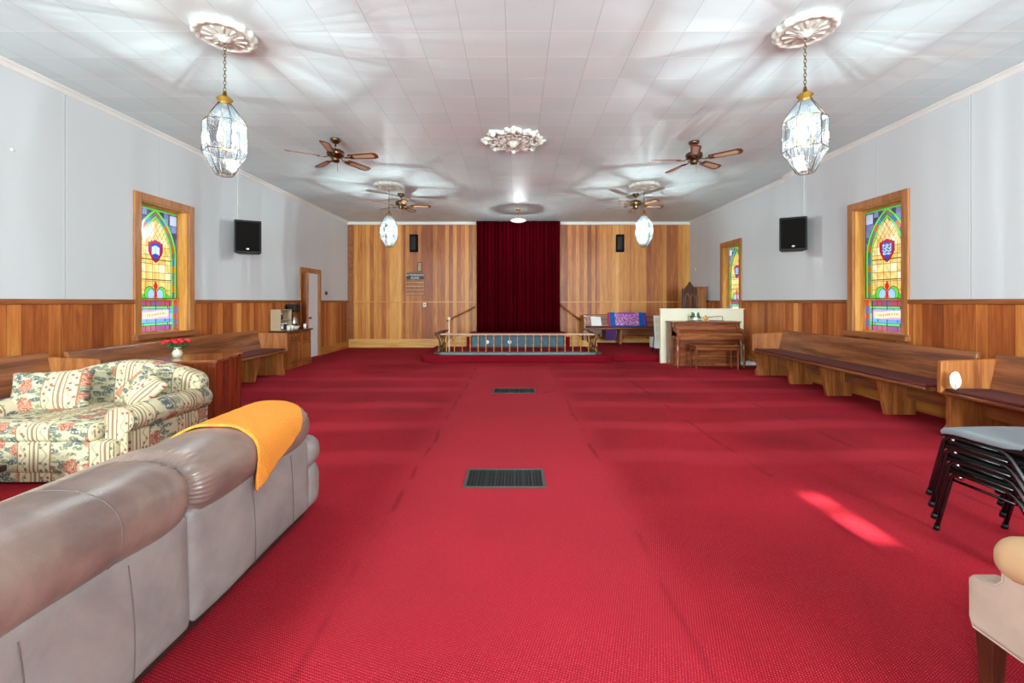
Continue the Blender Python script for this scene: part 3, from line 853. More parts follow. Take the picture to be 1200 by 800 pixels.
# wall handrails by the stage
for sx, lab in ((-1, 'left'), (1, 'right')):
    if sx < 0: p0, p1 = (-2.0, 12.26, .78), (-1.2, 12.26, 1.18)
    else: p0, p1 = (1.86, 12.26, .78), (1.25, 12.26, 1.26)
    h = thing('wall_handrail', 'sloping brown wooden handrail on the back wall %s of the curtain' % lab, 'handrail')
    MB().cyl(p0, p1, .024, n=10).build('rail', 'cabinet', h)
    for t in (.2, .8):
        q = Vector(p0).lerp(Vector(p1), t)
        MB().tube([q+Vector((0, 0, -.02)), q+Vector((0, .06, -.06)), q+Vector((0, .138, -.06))], .008, 6).build('bracket', 'gold', h)

# communion rail
def baluster(x, y, z0=.2, z1=.58):
    hh = z1-z0
    prof = [(.010, 0), (.018, .02), (.010, .05), (.013, hh*.3), (.02, hh*.42), (.010, hh*.5), (.012, hh*.7), (.02, hh*.8), (.010, hh*.86), (.016, hh)]
    return MB().lathe([(r*.95, z) for r, z in prof], (x, y, z0), 8)
cr = thing('communion_rail', 'low altar rail with gold balusters around the front of the stage', 'railing', (0, 9.62, .15))
xa, xb = -1.77, 1.83
MB().box(xa, xb, -.05, .05, .43, .465).build('top_rail', 'rail_cap', cr, bevel=.012)
for X in (xa, xb):
    MB().box(X-.07, X+.07, -.08, 1.05, .44, .485).build('side_rail', 'dark_wood', cr, bevel=.012)
    MB().box(X-.08, X+.08, -.1, 1.05, 0, .05).build('side_foot', 'dark_wood', cr, bevel=.012)
    s = 1 if X < 0 else -1
    m = MB()
    for yy in (-.02, .98):
        pts = [(X-.05*s+.11*s*math.sin(t*PI), yy, .05+.39*t) for t in [i/12 for i in range(13)]]
        m.tube(pts, .016, 8)
    for yy in (.0, .35, .7):
        m.tube([(X, yy, .05), (X, yy+.33, .44)], .012, 6); m.tube([(X, yy+.33, .05), (X, yy, .44)], .012, 6)
    m.build('scroll_bracket', 'dark_wood', cr)
nb = 21
for i in range(nb):
    x = xa+.02+(xb-xa-.04)*i/(nb-1)
    baluster(x, 0, .05, .43).build('baluster', 'rail_metal', cr)
for X in (xa, xb):
    for i in range(1, 5): baluster(X, i*.22, .05, .44).build('baluster', 'rail_metal', cr)
kn = thing('kneeler', 'long grey-green padded kneeler in front of the altar rail', 'kneeler', (0.03, 9.47, .15))
MB().rbox((0, 0, .035), (1.72, .09, .03), .02, 7).build('pad', 'aqua', kn)
MB().box(-1.72, 1.72, -.06, .06, 0, .012).build('base_board', 'dark_wood', kn)
po = thing('slender_post', 'thin pale post with a round finial beside the left end of the altar rail', 'post', (-1.55, 9.85, .15))
MB().lathe([(.05, 0), (.05, .015), (.014, .03), (.012, .4), (.02, .42), (.012, .44), (.012, .74)], n=12).build('pole', 'cream', po)
MB().lathe([(.012, .74), (.03, .755), (.038, .785), (.03, .815), (.0, .83)], n=12).build('finial', 'cream', po)
# dark teal panels in the stage front
sf = thing('panel_screen', 'row of dark teal panels standing against the front of the stage', 'screen', (.05, 10.93, .15))
MB().box(-1.2, 1.2, 0, .03, 0.0, .33).build('frame', 'dark_wood', sf, bevel=.005)
for i in range(12):
    x = -1.17+i*.1955
    MB().box(x, x+.165, -.012, 0, .03, .3).build('panel', 'blue_panel', sf, bevel=.008)
for x in (-.79, -.22):
    MB().lathe([(0, -.022), (.045, -.018), (.05, -.012)], (x, 0, .15), 12, 'y').build('emblem', 'paper', sf)

# ------------------------------------------------------------------ pews
def make_pew(L, name_label, loc, rz, supports, ends=(True, True), group=None):
    r = thing('pew', name_label, 'pew', loc, rz, group)
    # local: x along length, y=0 back line, +y is forward
    back = [(.02, .44), (.045, .44), (-.035, .80), (-.045, .82), (-.075, .82), (-.08, .80)]
    m = MB().prism([(p[0]+.06, p[1]) for p in back][::-1], 'x', .03, L-.03); m.build('backrest', 'pew', r, bevel=.004)
    seat = [(.03, .40), (.53, .425), (.55, .435), (.55, .455), (.53, .462), (.03, .435)]
    m = MB().prism(seat, 'x', .03, L-.03); m.build('seat', 'pew', r, bevel=.004)
    MB().rbox((L/2, .32, .475), (L/2-.05, .21, .016), .012, 6).build('seat_pad', 'pew_pad', r)
    for k, e in enumerate(ends):
        if not e: continue
        x = 0 if k == 0 else L-.045
        en = [(-.06, 0), (.50, 0), (.50, .08), (.47, .12), (.47, .39), (.555, .44), (.555, .735), (.535, .755), (-.09, .78), (-.09, .5)]
        MB().prism(en[::-1], 'x', x, x+.045).build('end_panel', 'pew_end', r, bevel=.005)
    for x in supports:
        su = [(.02, 0), (.36, 0), (.44, .40), (.02, .40)]
        MB().prism(su[::-1], 'x', x-.03, x+.03).build('support', 'pew_end', r, bevel=.004)
    # back stiffener board beneath the seat
    MB().box(.04, L-.04, .10, .125, .2, .40).build('stretcher_board', 'pew', r)
    return r
# right wall: local x -> +Y, local y -> -X  (rz = +90)
a1 = math.radians(90-1.6)
make_pew(3.42, 'long oak pew under the nearer right-hand stained glass window', (4.72, 4.32, 0), math.radians(90-1.9), [.75, 1.75, 2.6], (False, True), 'pews along the walls')
make_pew(3.3, 'near oak pew at the right wall behind the stacked chairs', (4.62, .92, 0), math.radians(90-1.9), [.8, 1.7, 2.6], (True, True), 'pews along the walls')
# left wall: local x -> -Y, local y -> +X
make_pew(3.4, 'long oak pew under the left stained glass window, behind the desk', (-4.72, 7.78, 0), math.radians(-90+1.0), [.7, 1.7, 2.6], (True, False), 'pews along the walls')
make_pew(3.3, 'near oak pew at the left wall behind the floral loveseat', (-4.77, 4.36, 0), math.radians(-90+.3), [.8, 1.7, 2.6], (True, True), 'pews along the walls')
# white paper fan on the near right pew
fn_ = thing('paper_fan', 'small white rounded hand fan leaning on the near right pew end', 'fan', (4.20, 4.08, .50), math.radians(-10))
def fanf(u, v):
    t = 2*PI*u; return (.048*v*math.cos(t), .004*math.sin(3*t)*v, .085+.085*v*math.sin(t))
MB().grid(fanf, 24, 3, True).build('leaf', 'paper', fn_, solid=.003)
MB().box(-.006, .006, -.003, .003, -.004, .05).build('handle', 'card', fn_)

# small pew on the platform, with blanket and papers
pp = make_pew(2.1, 'small pew on the platform against the back wall, right of the curtain', (3.95, 12.22, .15), PI, [1.05], (True, True))
bl = MB()
def bf(u, v):
    x = 2.62+1.08*u
    path = [(11.78, .615), (12.06, .62), (12.10, .64), (12.175, .955), (12.20, .995), (12.245, .99), (12.27, .90)]
    # v runs 0..1 along the path
    q = v*(len(path)-1); i = min(int(q), len(path)-2); f = q-i
    y = path[i][0]*(1-f)+path[i+1][0]*f; z = path[i][1]*(1-f)+path[i+1][1]*f
    return (x+.01*math.sin(v*9), y-.018+.004*math.sin(u*22), z+.022+.004*math.sin(u*17))
bl.grid(bf, 24, 24)
ob = bl.build('folded_blanket', 'blanket', solid=.012)
tag(ob, 'blue blanket with purple flowered centre over the small platform pew', 'blanket')
L = ob.data.uv_layers.new(name='UVMap')
for p in ob.data.polygons:
    for li in p.loop_indices:
        co = ob.data.vertices[ob.data.loops[li].vertex_index]
        i = co.index; L.data[li].uv = ((i % 25)/24, (i//25)/24*.9)
pg = MB()
for k, (x, dz) in enumerate(((2.13, 0), (2.27, .01))):
    pg.hexa([(x, 12.075, .65), (x+.15, 12.075, .65), (x+.15, 12.08, .65), (x, 12.08, .65)],
            [(x-.02, 12.14, .91-dz), (x+.13, 12.14, .91-dz), (x+.13, 12.145, .91-dz), (x-.02, 12.145, .91-dz)])
tag(pg.build('open_booklet', 'paper'), 'open white booklet propped on the left end of the small platform pew', 'booklet')
pc = MB()
pc.box(2.45, 2.75, 11.70, 11.74, .27, .56); pc = pc.build('hanging_cloth', 'purple'); tag(pc, 'dark purple cloth hanging below the seat of the platform pew', 'cloth')
for (x, y, w, d, h, n, lab) in ((3.50, 11.0, .15, .2, .24, 'cardboard_box', 'white box on the platform floor beside the cream divider'),):
    o = thing(n, lab, 'box', (x, y, .15)); MB().box(0, w, 0, d, 0, h).build('body', 'paper', o, bevel=.004); MB().box(-.005, w+.005, -.005, d+.005, h, h+.02).build('lid', 'paper', o)
bs = thing('document_stand', 'pale slanted stand of papers between the platform pew and the divider', 'stand', (3.17, 9.72, .15))
m = MB(); m.hexa([(0, 0, .12), (.22, 0, .12), (.22, .03, .12), (0, .03, .12)], [(.02, .18, .86), (.2, .18, .86), (.2, .21, .86), (.02, .21, .86)]); m.build('board', 'paper', bs)
m = MB()
for x in (.02, .18): m.tube([(x, 0, .0), (x, .1, .5), (x, .3, 0)], .01, 6)
m.build('legs_frame', 'iron', bs)
for z in (.3, .5, .68):
    yy = (z-.12)/.74*.18; MB().hexa([(.04, yy-.012, z), (.18, yy-.012, z), (.18, yy, z), (.04, yy, z)], [(.04, yy+.01, z+.12), (.18, yy+.01, z+.12), (.18, yy+.022, z+.12), (.04, yy+.022, z+.12)]).build('leaflet', 'cream', bs)

# ------------------------------------------------------------------ pulpit chair + cabinet behind the divider
ch = thing('pulpit_chair', 'tall dark carved gothic pulpit chair behind the cream divider', 'chair', (4.52, 10.9, .148))
bp = [(-.17, .45), (.17, .45), (.17, 1.42), (.15, 1.5), (.09, 1.58), (.05, 1.63), (.03, 1.68), (0, 1.71), (-.03, 1.68), (-.05, 1.63), (-.09, 1.58), (-.15, 1.5), (-.17, 1.42)]
MB().prism(bp, 'y', .2, .25).build('backrest', 'dark_wood', ch, bevel=.008)
m = MB()
for s in (-1, 1):
    m.lathe([(.02, 0), (.026, .3), (.02, .5), (.026, 1.2), (.02, 1.42), (.03, 1.45), (.02, 1.48), (0, 1.56)], (s*.18, .22, 0), 8)
m.build('post', 'dark_wood', ch)
for s in (-1, 1):
    m = MB(); pts = [(s*.07+.05*math.cos(t), .19, 1.25+.14*math.sin(t)) for t in [PI*i/10 for i in range(11)]]
    m.tube([(s*.07+.05, .19, .75)]+pts+[(s*.07-.05, .19, .75)], .01, 6); m.build('gothic_arch', 'cabinet', ch)
MB().rbox((0, -.02, .45), (.24, .24, .05), .03, 6).build('seat', 'pew_pad', ch)
for (x, y) in ((-.2, -.2), (.2, -.2)): MB().lathe([(.022, 0), (.03, .1), (.02, .2), (.03, .4)], (x, y, 0), 8).build('leg', 'dark_wood', ch)
cb = thing('wooden_cabinet', 'plain brown upright cabinet beside the pulpit chair, behind the divider', 'cabinet', (4.83, 11.3, .148))
MB().box(-.11, .14, -.16, .16, 0, 1.55).build('body', 'cabinet', cb, bevel=.006)
MB().box(-.12, .15, -.17, .17, 1.55, 1.575).build('top', 'cabinet', cb, bevel=.004)
MB().box(-.09, .12, -.168, -.16, .06, 1.5).build('door', 'pew_end', cb, bevel=.004)

# ------------------------------------------------------------------ cream divider
dv = thing('room_divider', 'cream painted half-height divider panel standing behind the piano', 'panel', (0, 9.27, 0))
MB().box(3.14, 4.94, 0, .05, 0, 1.165).build('board', 'cream', dv, bevel=.004)
MB().box(3.12, 4.96, -.01, .06, 1.165, 1.185).build('cap', 'cream', dv, bevel=.004)
MB().box(3.13, 3.18, -.006, .056, 0, 1.165).build('edge_strip', 'cream', dv, bevel=.004)
ps = thing('crumpled_cloth', 'white crumpled cloth on the floor at the right of the piano', 'cloth', (4.84, 8.98, 0))
MB().rbox((0, 0, .035), (.15, .10, .035), .03, 8, fn=lambda q: (q.x+.02*math.sin(q.y*40), q.y+.02*math.sin(q.x*35), max(.0, q.z*(1+.5*math.sin(q.x*31)*math.sin(q.y*37))))).build('fold', 'paper', ps)

# ------------------------------------------------------------------ piano
pn = thing('upright_piano', 'brown walnut spinet piano in front of the cream divider', 'piano', (3.24, 8.84, 0))
W = 1.40
MB().box(0, .03, 0, .36, 0, .90).build('side_panel', 'piano_z', pn, bevel=.004)
MB().box(W-.03, W, 0, .36, 0, .90).build('side_panel', 'piano_z', pn, bevel=.004)
MB().box(-.02, W+.02, -.02, .37, .90, .925).build('lid', 'piano', pn, bevel=.006)
MB().box(.03, W-.03, .02, .34, .08, .60).build('lower_panel', 'piano', pn, bevel=.004)
MB().hexa([(.03, .0, .66), (W-.03, .0, .66), (W-.03, .3, .66), (.03, .3, .66)], [(.03, .06, .90), (W-.03, .06, .90), (W-.03, .3, .90), (.03, .3, .90)]).build('music_panel', 'piano', pn)
MB().box(-.01, W+.01, -.25, .02, .56, .63).build('keybed', 'piano', pn, bevel=.008)
MB().hexa([(0, -.24, .63), (W, -.24, .63), (W, .05, .63), (0, .05, .63)], [(0, -.20, .69), (W, -.20, .69), (W, .05, .76), (0, .05, .76)]).build('fallboard', 'piano', pn, bevel=.006)
for x in (0, W-.07):
    MB().prism([(-.25, .56), (-.27, .66), (-.22, .74), (.0, .80), (.06, .9), (.06, .56)][::-1], 'x', x, x+.07).build('cheek', 'piano_z', pn, bevel=.006)
MB().box(.07, W-.07, -.247, -.243, .632, .642).build('keyslip_line', 'gold', pn)
for x in (.03, W-.03):
    MB().lathe([(.018, 0), (.03, .03), (.02, .06), (.03, .3), (.035, .42), (.022, .46), (.04, .5), (.04, .56)], (x, -.2, 0), 10).build('leg', 'piano_z', pn)
for x in (.01, W-.05): MB().box(x, x+.04, -.22, .3, .0, .04).build('toe_block', 'piano', pn, bevel=.004)
for x in (W/2-.1, W/2, W/2+.1): MB().rbox((x, -.03, .05), (.02, .05, .008), .006, 4).build('pedal', 'gold', pn)
MB().box(.03, W-.03, -.0, .34, 0, .08).build('plinth', 'piano', pn)
mr = thing('music_rack', 'thin wire music rack with a carved wooden scroll on the piano lid', 'rack', (3.24+.72, 8.92, .925))
m = MB()
for s in (-1, 1):
    m.tube([(s*.36, 0, 0), (s*.36, .02, .10), (s*.30, .02, .105), (s*.07, .02, .085)], .006, 6)
    m.tube([(s*.4, .0, .006), (s*.07, 0, .02)], .006, 6)
m.build('wire', 'iron', mr)
m = MB(); m.lathe([(0, -.015), (.05, -.012), (.06, 0), (.05, .012), (0, .015)], (0, .0, .06), 14, 'y', lambda r, z, t: (r*(1+.25*math.sin(5*t)), z)); m.build('scroll', 'trim_wood_x', mr)
an = thing('angel_figurine', 'small white and green figurine on the piano, left of centre', 'ornament', (3.24+.56, 9.03, .925))
MB().lathe([(0, 0), (.05, 0), (.045, .05), (.02, .12), (.015, .14), (.028, .165), (.02, .19), (0, .2)], n=12).build('body', 'paper', an)
m = MB()
for s in (-1, 1):
    m.hexa([(0, .02, .08), (s*.11, .02, .05), (s*.11, .03, .05), (0, .03, .08)], [(0, .02, .14), (s*.07, .02, .19), (s*.07, .03, .19), (0, .03, .14)])
m.build('leaf_spray', 'leaf', an)
bn = thing('piano_bench', 'brown wooden piano bench pushed close to the piano', 'bench', (3.95, 8.52, 0))
MB().box(-.46, .46, -.17, .17, .455, .48).build('seat', 'piano', bn, bevel=.006)
MB().box(-.42, .42, -.14, .14, .38, .455).build('apron', 'piano', bn)
for x in (-.41, .41):
    for y in (-.13, .13): MB().lathe([(.014, 0), (.02, .05), (.016, .2), (.026, .34), (.028, .40)], (x, y, 0), 8).build('leg', 'piano_z', bn)

# ------------------------------------------------------------------ lanterns
def make_lantern(label, x, y, rz):
    r = thing('hanging_lantern', label, 'lantern', (x, y, 2.42), rz, 'cut glass lanterns')
    n = 6; levels = [(.06, .02), (.17, .19), (.19, .22), (.19, .45), (.075, .61)]
    lv = [(.065, .0), (.168, .19), (.168, .44), (.06, .60)]
    fr = MB(); gl = MB()
    def P(r_, z, k): t = 2*PI*k/n; return (r_*math.cos(t), r_*math.sin(t), z)
    for i, (rad, z) in enumerate(lv):
        for k in range(n): fr.tube([P(rad, z, k), P(rad, z, k+1)], .0032, 6)
    for i in range(3):
        for k in range(n):
            fr.tube([P(lv[i][0], lv[i][1], k), P(lv[i+1][0], lv[i+1][1], k)], .0032, 6)
            gl.add([P(lv[i][0], lv[i][1], k), P(lv[i][0], lv[i][1], k+1), P(lv[i+1][0], lv[i+1][1], k+1), P(lv[i+1][0], lv[i+1][1], k)], [(0, 1, 2, 3)])
    fr.build('brass_frame', 'bronze', r); gl.build('glass_panes', 'cut_glass', r)
    MB().lathe([(.0, .60), (.055, .60), (.058, .61), (.045, .625), (.062, .65), (.045, .668), (.02, .68), (.012, .72), (0, .72)], n=18).build('crown', 'gold', r)
    c = MB(); c.cyl((0, 0, .1), (0, 0, .61), .006, n=6); c.lathe([(0, .2), (.03, .205), (.035, .215), (.01, .23)], n=12)
    for k in range(3):
        t = 2*PI*k/3+.3; c.tube([(0, 0, .21), (.05*math.cos(t), .05*math.sin(t), .20), (.07*math.cos(t), .07*math.sin(t), .24)], .004, 6)
        c.cyl((.07*math.cos(t), .07*math.sin(t), .24), (.07*math.cos(t), .07*math.sin(t), .30), .010, n=8)
    c.build('candle_cluster', 'gold', r)
    for k in range(3):
        t = 2*PI*k/3+.3
        MB().lathe([(0, .30), (.014, .31), (.02, .335), (.013, .37), (0, .395)], (.07*math.cos(t), .07*math.sin(t), 0), 10).build('bulb', 'bulb', r)
    chn = MB(); z = .72; k = 0; top = H-2.42-.05
    while z < top-.02:
        pts = []
        for i in range(12):
            t = 2*PI*i/12; a = .010*math.cos(t); b = .018*math.sin(t)
            pts.append((a, 0, z+.016+b) if k % 2 == 0 else (0, a, z+.016+b))
        chn.tube(pts, .003, 5, True); z += .029; k += 1
    chn.build('chain', 'bronze', r)
    return r
def make_medallion(label, x, y, R=.27):
    r = thing('ceiling_medallion', label, 'ceiling ornament', (x, y, H), 0, 'round plaster medallions over the lanterns')
    n = 96; prof = []
    m = MB()
    def mod(rr_, z, t):
        a = rr_/R
        lobe = abs(math.sin(6*t))
        if a > .8: return rr_*(1+.035*math.cos(16*t)), z
        if a > .2: return rr_, z-.012*lobe**.6*math.sin((a-.2)/.6*PI)
        return rr_*(1+.1*math.cos(12*t)), z
    m.lathe([(R, 0), (R*1.02, -.02), (R*.98, -.045), (R*.9, -.055), (R*.84, -.048), (R*.8, -.040), (R*.68, -.038), (R*.5, -.044), (R*.35, -.052), (R*.22, -.062), (R*.18, -.075), (R*.08, -.085), (0.001, -.09)], n=n, mod=mod)
    m.build('relief', 'plaster', r)
    m = MB()
    for k in range(12):
        t = 2*PI*k/12
        m.rbox((0, 0, 0), (.045, .012, .012), .01, 4)
        seg_v = m.v[-0:] if False else None
        c, s = math.cos(t), math.sin(t)
        cnt = len(MB().rbox((0, 0, 0), (.045, .012, .012), .01, 4).v)
        m.v[-cnt:] = [(c*(px+R*.52)-s*py, s*(px+R*.52)+c*py, pz-.047) for (px, py, pz) in m.v[-cnt:]]
    m.build('petal_ribs', 'plaster', r)
    return r
LN = [(-2.50, 3.66, .35, 'near left'), (2.43, 3.59, .62, 'near right'), (-2.53, 8.48, .2, 'far left'), (2.54, 8.48, .8, 'far right')]
LAB = {'near left': 'lit cut glass lantern hanging on a chain, nearest on the left side', 'near right': 'lit cut glass lantern hanging on a chain, nearest on the right side',
       'far left': 'lit cut glass lantern hanging before the back wall, left of the curtain', 'far right': 'lit cut glass lantern hanging before the back wall, right of the curtain'}
for (x, y, rz, lab) in LN:
    make_lantern(LAB[lab], x, y, rz)
    make_medallion('round plaster flower medallion above the %s lantern' % lab, x, y, .235 if y < 5 else .29)
    ld = bpy.data.lights.new('lantern_light', 'POINT'); ld.energy = 250 if y < 5 else 350; ld.shadow_soft_size = .009; ld.color = (.81, .98, 1.)
    lo_ = bpy.data.objects.new('lantern_light', ld); COL.objects.link(lo_); lo_.location = (x, y, 2.42+.345)
# centre ornament
r = thing('ceiling_ornament', 'star shaped plaster scroll ornament in the middle of the ceiling', 'ceiling ornament', (-.04, 6.07, H))
m = MB(); n = 8
def star(t): return 1-.16*(1-abs(math.cos(n*t/2))**1.5)+.05*math.cos(n*3*t)
def mod2(rr_, z, t): return rr_*star(t), z+.012*math.sin(n*2*t)*(1 if rr_ > .1 else 0)
m.lathe([(.44, 0), (.45, -.02), (.42, -.045), (.38, -.05), (.35, -.03), (.3, -.02), (.22, -.03), (.16, -.055), (.1, -.04), (.06, -.08), (.03, -.11), (.001, -.12)], n=128, mod=mod2)
m.build('relief', 'plaster', r)
m = MB()
for k in range(8):
    t0 = 2*PI*k/8
    for s in (-1, 1):
        pts = []
        for i in range(16):
            a = i/15*1.6*PI; rad = .07*(1-i/22)
            px = .27+rad*math.cos(a); py = s*(.05+rad*math.sin(a))
            pts.append((px*math.cos(t0)-py*math.sin(t0), px*math.sin(t0)+py*math.cos(t0), -.035))
        m.tube(pts, .016, 6)
    c = (.39*math.cos(t0), .39*math.sin(t0)); m.lathe([(.04, -.03), (.035, -.06), (.015, -.075), (.001, -.08)], (c[0], c[1], 0), 8)
m.build('scrolls', 'plaster', r)

# flat pendant lamp near the curtain
r = thing('pendant_lamp', 'small flat disc lamp on a short stem before the top of the curtain', 'lamp', (.05, 10.7, H))
MB().lathe([(0, 0), (.06, 0), (.05, -.02), (.012, -.03)], n=16).build('canopy', 'gold', r)
MB().cyl((0, 0, -.02), (0, 0, -.24), .008, n=8).build('stem', 'gold', r)
MB().lathe([(.02, -.22), (.1, -.235), (.19, -.265), (.2, -.285), (.14, -.31), (0, -.32)], n=24).build('shade', 'glow_shade', r)
ld = bpy.data.lights.new('pendant_light', 'POINT'); ld.energy = 60; ld.shadow_soft_size = .05; ld.color = (.88, .98, 1)
lo_ = bpy.data.objects.new('pendant_light', ld); COL.objects.link(lo_); lo_.location = (.05, 10.7, 3.28)

# ------------------------------------------------------------------ ceiling fans
M['fan_wood'] = wood('fan blade wood', (86, 40, 22), (130, 66, 38), 'x', .35)
M['cane'] = plain('woven cane', (196, 164, 128), .7, noise=.15, nscale=60)
def make_fan(label, x, y, ang, hub_z):
    r = thing('ceiling_fan', label, 'ceiling fan', (x, y, H), math.radians(ang), 'five blade ceiling fans')
    MB().lathe([(0, 0), (.075, 0), (.075, -.02), (.04, -.06), (.015, -.065)], n=20).build('canopy', 'bronze', r)
    MB().cyl((0, 0, -.05), (0, 0, -.16), .012, n=8).build('downrod', 'bronze', r)
    MB().lathe([(.015, -.14), (.07, -.15), (.115, -.175), (.12, -.215), (.10, -.25), (.06, -.262), (.055, -.30), (.045, -.325), (0.001, -.33)], n=28).build('motor', 'bronze', r)
    for k in range(5):
        t = 2*PI*k/5
        R_ = Matrix.Rotation(t, 4, 'Z') @ Matrix.Translation((0, 0, -.262)) @ Matrix.Rotation(math.radians(-13), 4, 'X')
        out = [(.20, -.05), (.22, -.055), (.58, -.07), (.62, -.055), (.64, 0), (.62, .055), (.58, .07), (.22, .055), (.20, .05)]
        b = MB().prism(out, 'z', -.004, .004).xf(R_).build('blade', 'fan_wood', r)
        out2 = [(.27, -.03), (.56, -.042), (.585, 0), (.56, .042), (.27, .03)]
        MB().prism(out2, 'z', -.006, .006).xf(R_).build('cane_insert', 'cane', b)
        MB().tube([(.08, 0, .02), (.14, 0, -.012), (.24, .03, -.008), (.24, -.03, -.008), (.14, 0, -.012)], .007, 6).xf(R_).build('blade_bracket', 'bronze', r)
    MB().cyl((.03, 0, -.32), (.03, 0, -.46), .002, n=5).build('pull_chain', 'gold', r)
    return r
make_fan('five blade brown cane fan, nearest on the left, beyond the near left lantern', -2.57, 6.07, -8, 3.37)
make_fan('five blade brown cane fan, nearest on the right, beyond the near right lantern', 2.57, 6.17, -38, 3.36)
make_fan('small-looking far ceiling fan beside the far left lantern', -2.47, 9.15, 5, 3.37)
make_fan('small-looking far ceiling fan beside the far right lantern', 2.56, 9.15, -62, 3.37)

# ------------------------------------------------------------------ speakers
def speaker(label, x, y, z, rz, w=.40, h=.56, d=.26, tilt=0, grp=None):
    r = thing('wall_speaker', label, 'speaker', (x, y, z), rz, grp)
    m = MB().hexa([(-w/2, 0, -h/2), (w/2, 0, -h/2), (w/2*.8, d, -h/2), (-w/2*.8, d, -h/2)], [(-w/2, 0, h/2), (w/2, 0, h/2), (w/2*.8, d, h/2), (-w/2*.8, d, h/2)])
    m.build('cabinet_body', 'black', r, bevel=.015)
    MB().rbox((0, -.006, 0), (w/2*.88, .012, h/2*.9), .01, 5).build('grille', 'grille', r)
    MB().box(-.02, .02, -.024, -.016, -h/2*.8, -h/2*.8+.025).build('badge', 'chrome', r)
    MB().box(-.03, .03, d, d+.10, -.05, .05).build('bracket', 'black', r)
    return r
speaker('black loudspeaker high on the left wall between window and door', -4.56, 7.25, 2.44, math.radians(28), grp='black wall speakers')
speaker('black loudspeaker high on the right wall left of the near window', 4.62, 7.12, 2.47, math.radians(-28), grp='black wall speakers')
for (x, lab) in ((-2.96, 'slim black speaker high on the boards left of the curtain'), (3.0, 'slim black speaker high on the boards right of the curtain')):
    r = thing('column_speaker', lab, 'speaker', (x, YB-.13, 3.02), 0, 'slim speakers on the back wall')
    MB().box(-.11, .11, 0, .13, -.25, .25).build('cabinet_body', 'grille', r, bevel=.01)
    MB().rbox((-.015, -.006, 0), (.08, .012, .225), .01, 5).build('grille', 'black', r)
# cable conduits above the wall speakers
for (X, y, s) in ((XL, 7.48, 1), (XR, 7.3, -1)):
    o = MB().cyl((X+s*.008, y, 2.7), (X+s*.008, y, H-.06), .006, n=6).build('speaker_cable', 'white'); tag(o, 'thin white cable running up the %s wall above the speaker' % ('left' if s > 0 else 'right'), 'cable')

# ------------------------------------------------------------------ things on the back wall
r = thing('register_board', 'wooden hymn and attendance board with dark lettered header on the back wall', 'sign board', (-2.93, YB-.03, 1.82))
MB().prism([(-.26, -.30), (.26, -.30), (.26, .34), (0, .42), (-.26, .34)], 'y', 0, .025).build('board', 'cap_wood', r, bevel=.004)
MB().box(-.25, .25, -.012, 0, .16, .33).build('header_plate', 'green_board', r)
for z in (-.27, -.16, -.05, .06): MB().box(-.25, .25, -.02, 0, z, z+.02).build('slat_rail', 'trim_wood_x', r)
def text(s, size, loc, parent, mat, name='lettering', rx=PI/2, rz=0):
    cu = bpy.data.curves.new(name, 'FONT'); cu.body = s; cu.size = size; cu.align_x = 'CENTER'; cu.extrude = .002
    o = bpy.data.objects.new(name, cu); COL.objects.link(o)
    bpy.context.view_layer.update()
    me = bpy.data.meshes.new_from_object(o); bpy.data.objects.remove(o)
    me.materials.clear(); me.materials.append(M[mat])
    q = bpy.data.objects.new(name, me); COL.objects.link(q); q.location = loc; q.rotation_euler = (rx, 0, rz); q.parent = parent
    return q
text('ATTENDANCE', .078, (0, -.016, .255), r, 'paper'); text('BOARD', .072, (0, -.016, .175), r, 'paper')
r = thing('small_picture_frame', 'small dark framed notice above the attendance board', 'picture frame', (-2.80, YB-.03, 2.34))
m = MB(); m.box(-.06, .06, 0, .02, -.14, -.12).box(-.06, .06, 0, .02, .12, .14).box(-.06, -.045, 0, .02, -.12, .12).box(.045, .06, 0, .02, -.12, .12); m.build('frame', 'iron', r)
MB().box(-.045, .045, .008, .02, -.12, .12).build('picture', 'suede', r)
r = thing('thermostat', 'small cream thermostat on the back wall below the attendance board', 'thermostat', (-2.66, YB-.035, 1.24))
MB().box(-.045, .045, 0, .03, -.06, .06).build('case', 'cream', r, bevel=.006); MB().lathe([(0, -.008), (.02, -.006), (.022, 0)], (0, 0, .01), 12, 'y').build('dial', 'gold', r)
r = thing('wall_sensor', 'small white round sensor on the right wall near the back corner', 'sensor', (XR2-.03, 12.0, 2.24))
MB().lathe([(0, 0), (.03, .004), (.035, .03)], n=14, axis='x').build('case', 'paper', r); MB().lathe([(0, -.01), (.012, -.006), (.014, 0)], n=8, axis='x').build('lens', 'black', r)
r = thing('door_chime', 'small round dark device on the left wall right of the doorway', 'chime', (XL, 10.95, 1.55))
MB().lathe([(.05, 0), (.05, .02), (.03, .035), (0, .04)], n=14, axis='x').build('case', 'bronze', r); MB().lathe([(.02, .036), (.015, .05), (0, .052)], n=10, axis='x').build('button', 'black', r)
r = thing('wall_hook', 'tiny pale hook high on the left wall', 'hook', (XL, 4.14, 2.81))
MB().lathe([(.018, 0), (.018, .006), (0, .01)], n=10, axis='x').build('plate', 'white', r)
MB().tube([(.008, 0, 0), (.03, 0, -.01), (.03, 0, .015)], .004, 6).build('prong', 'cream', r)

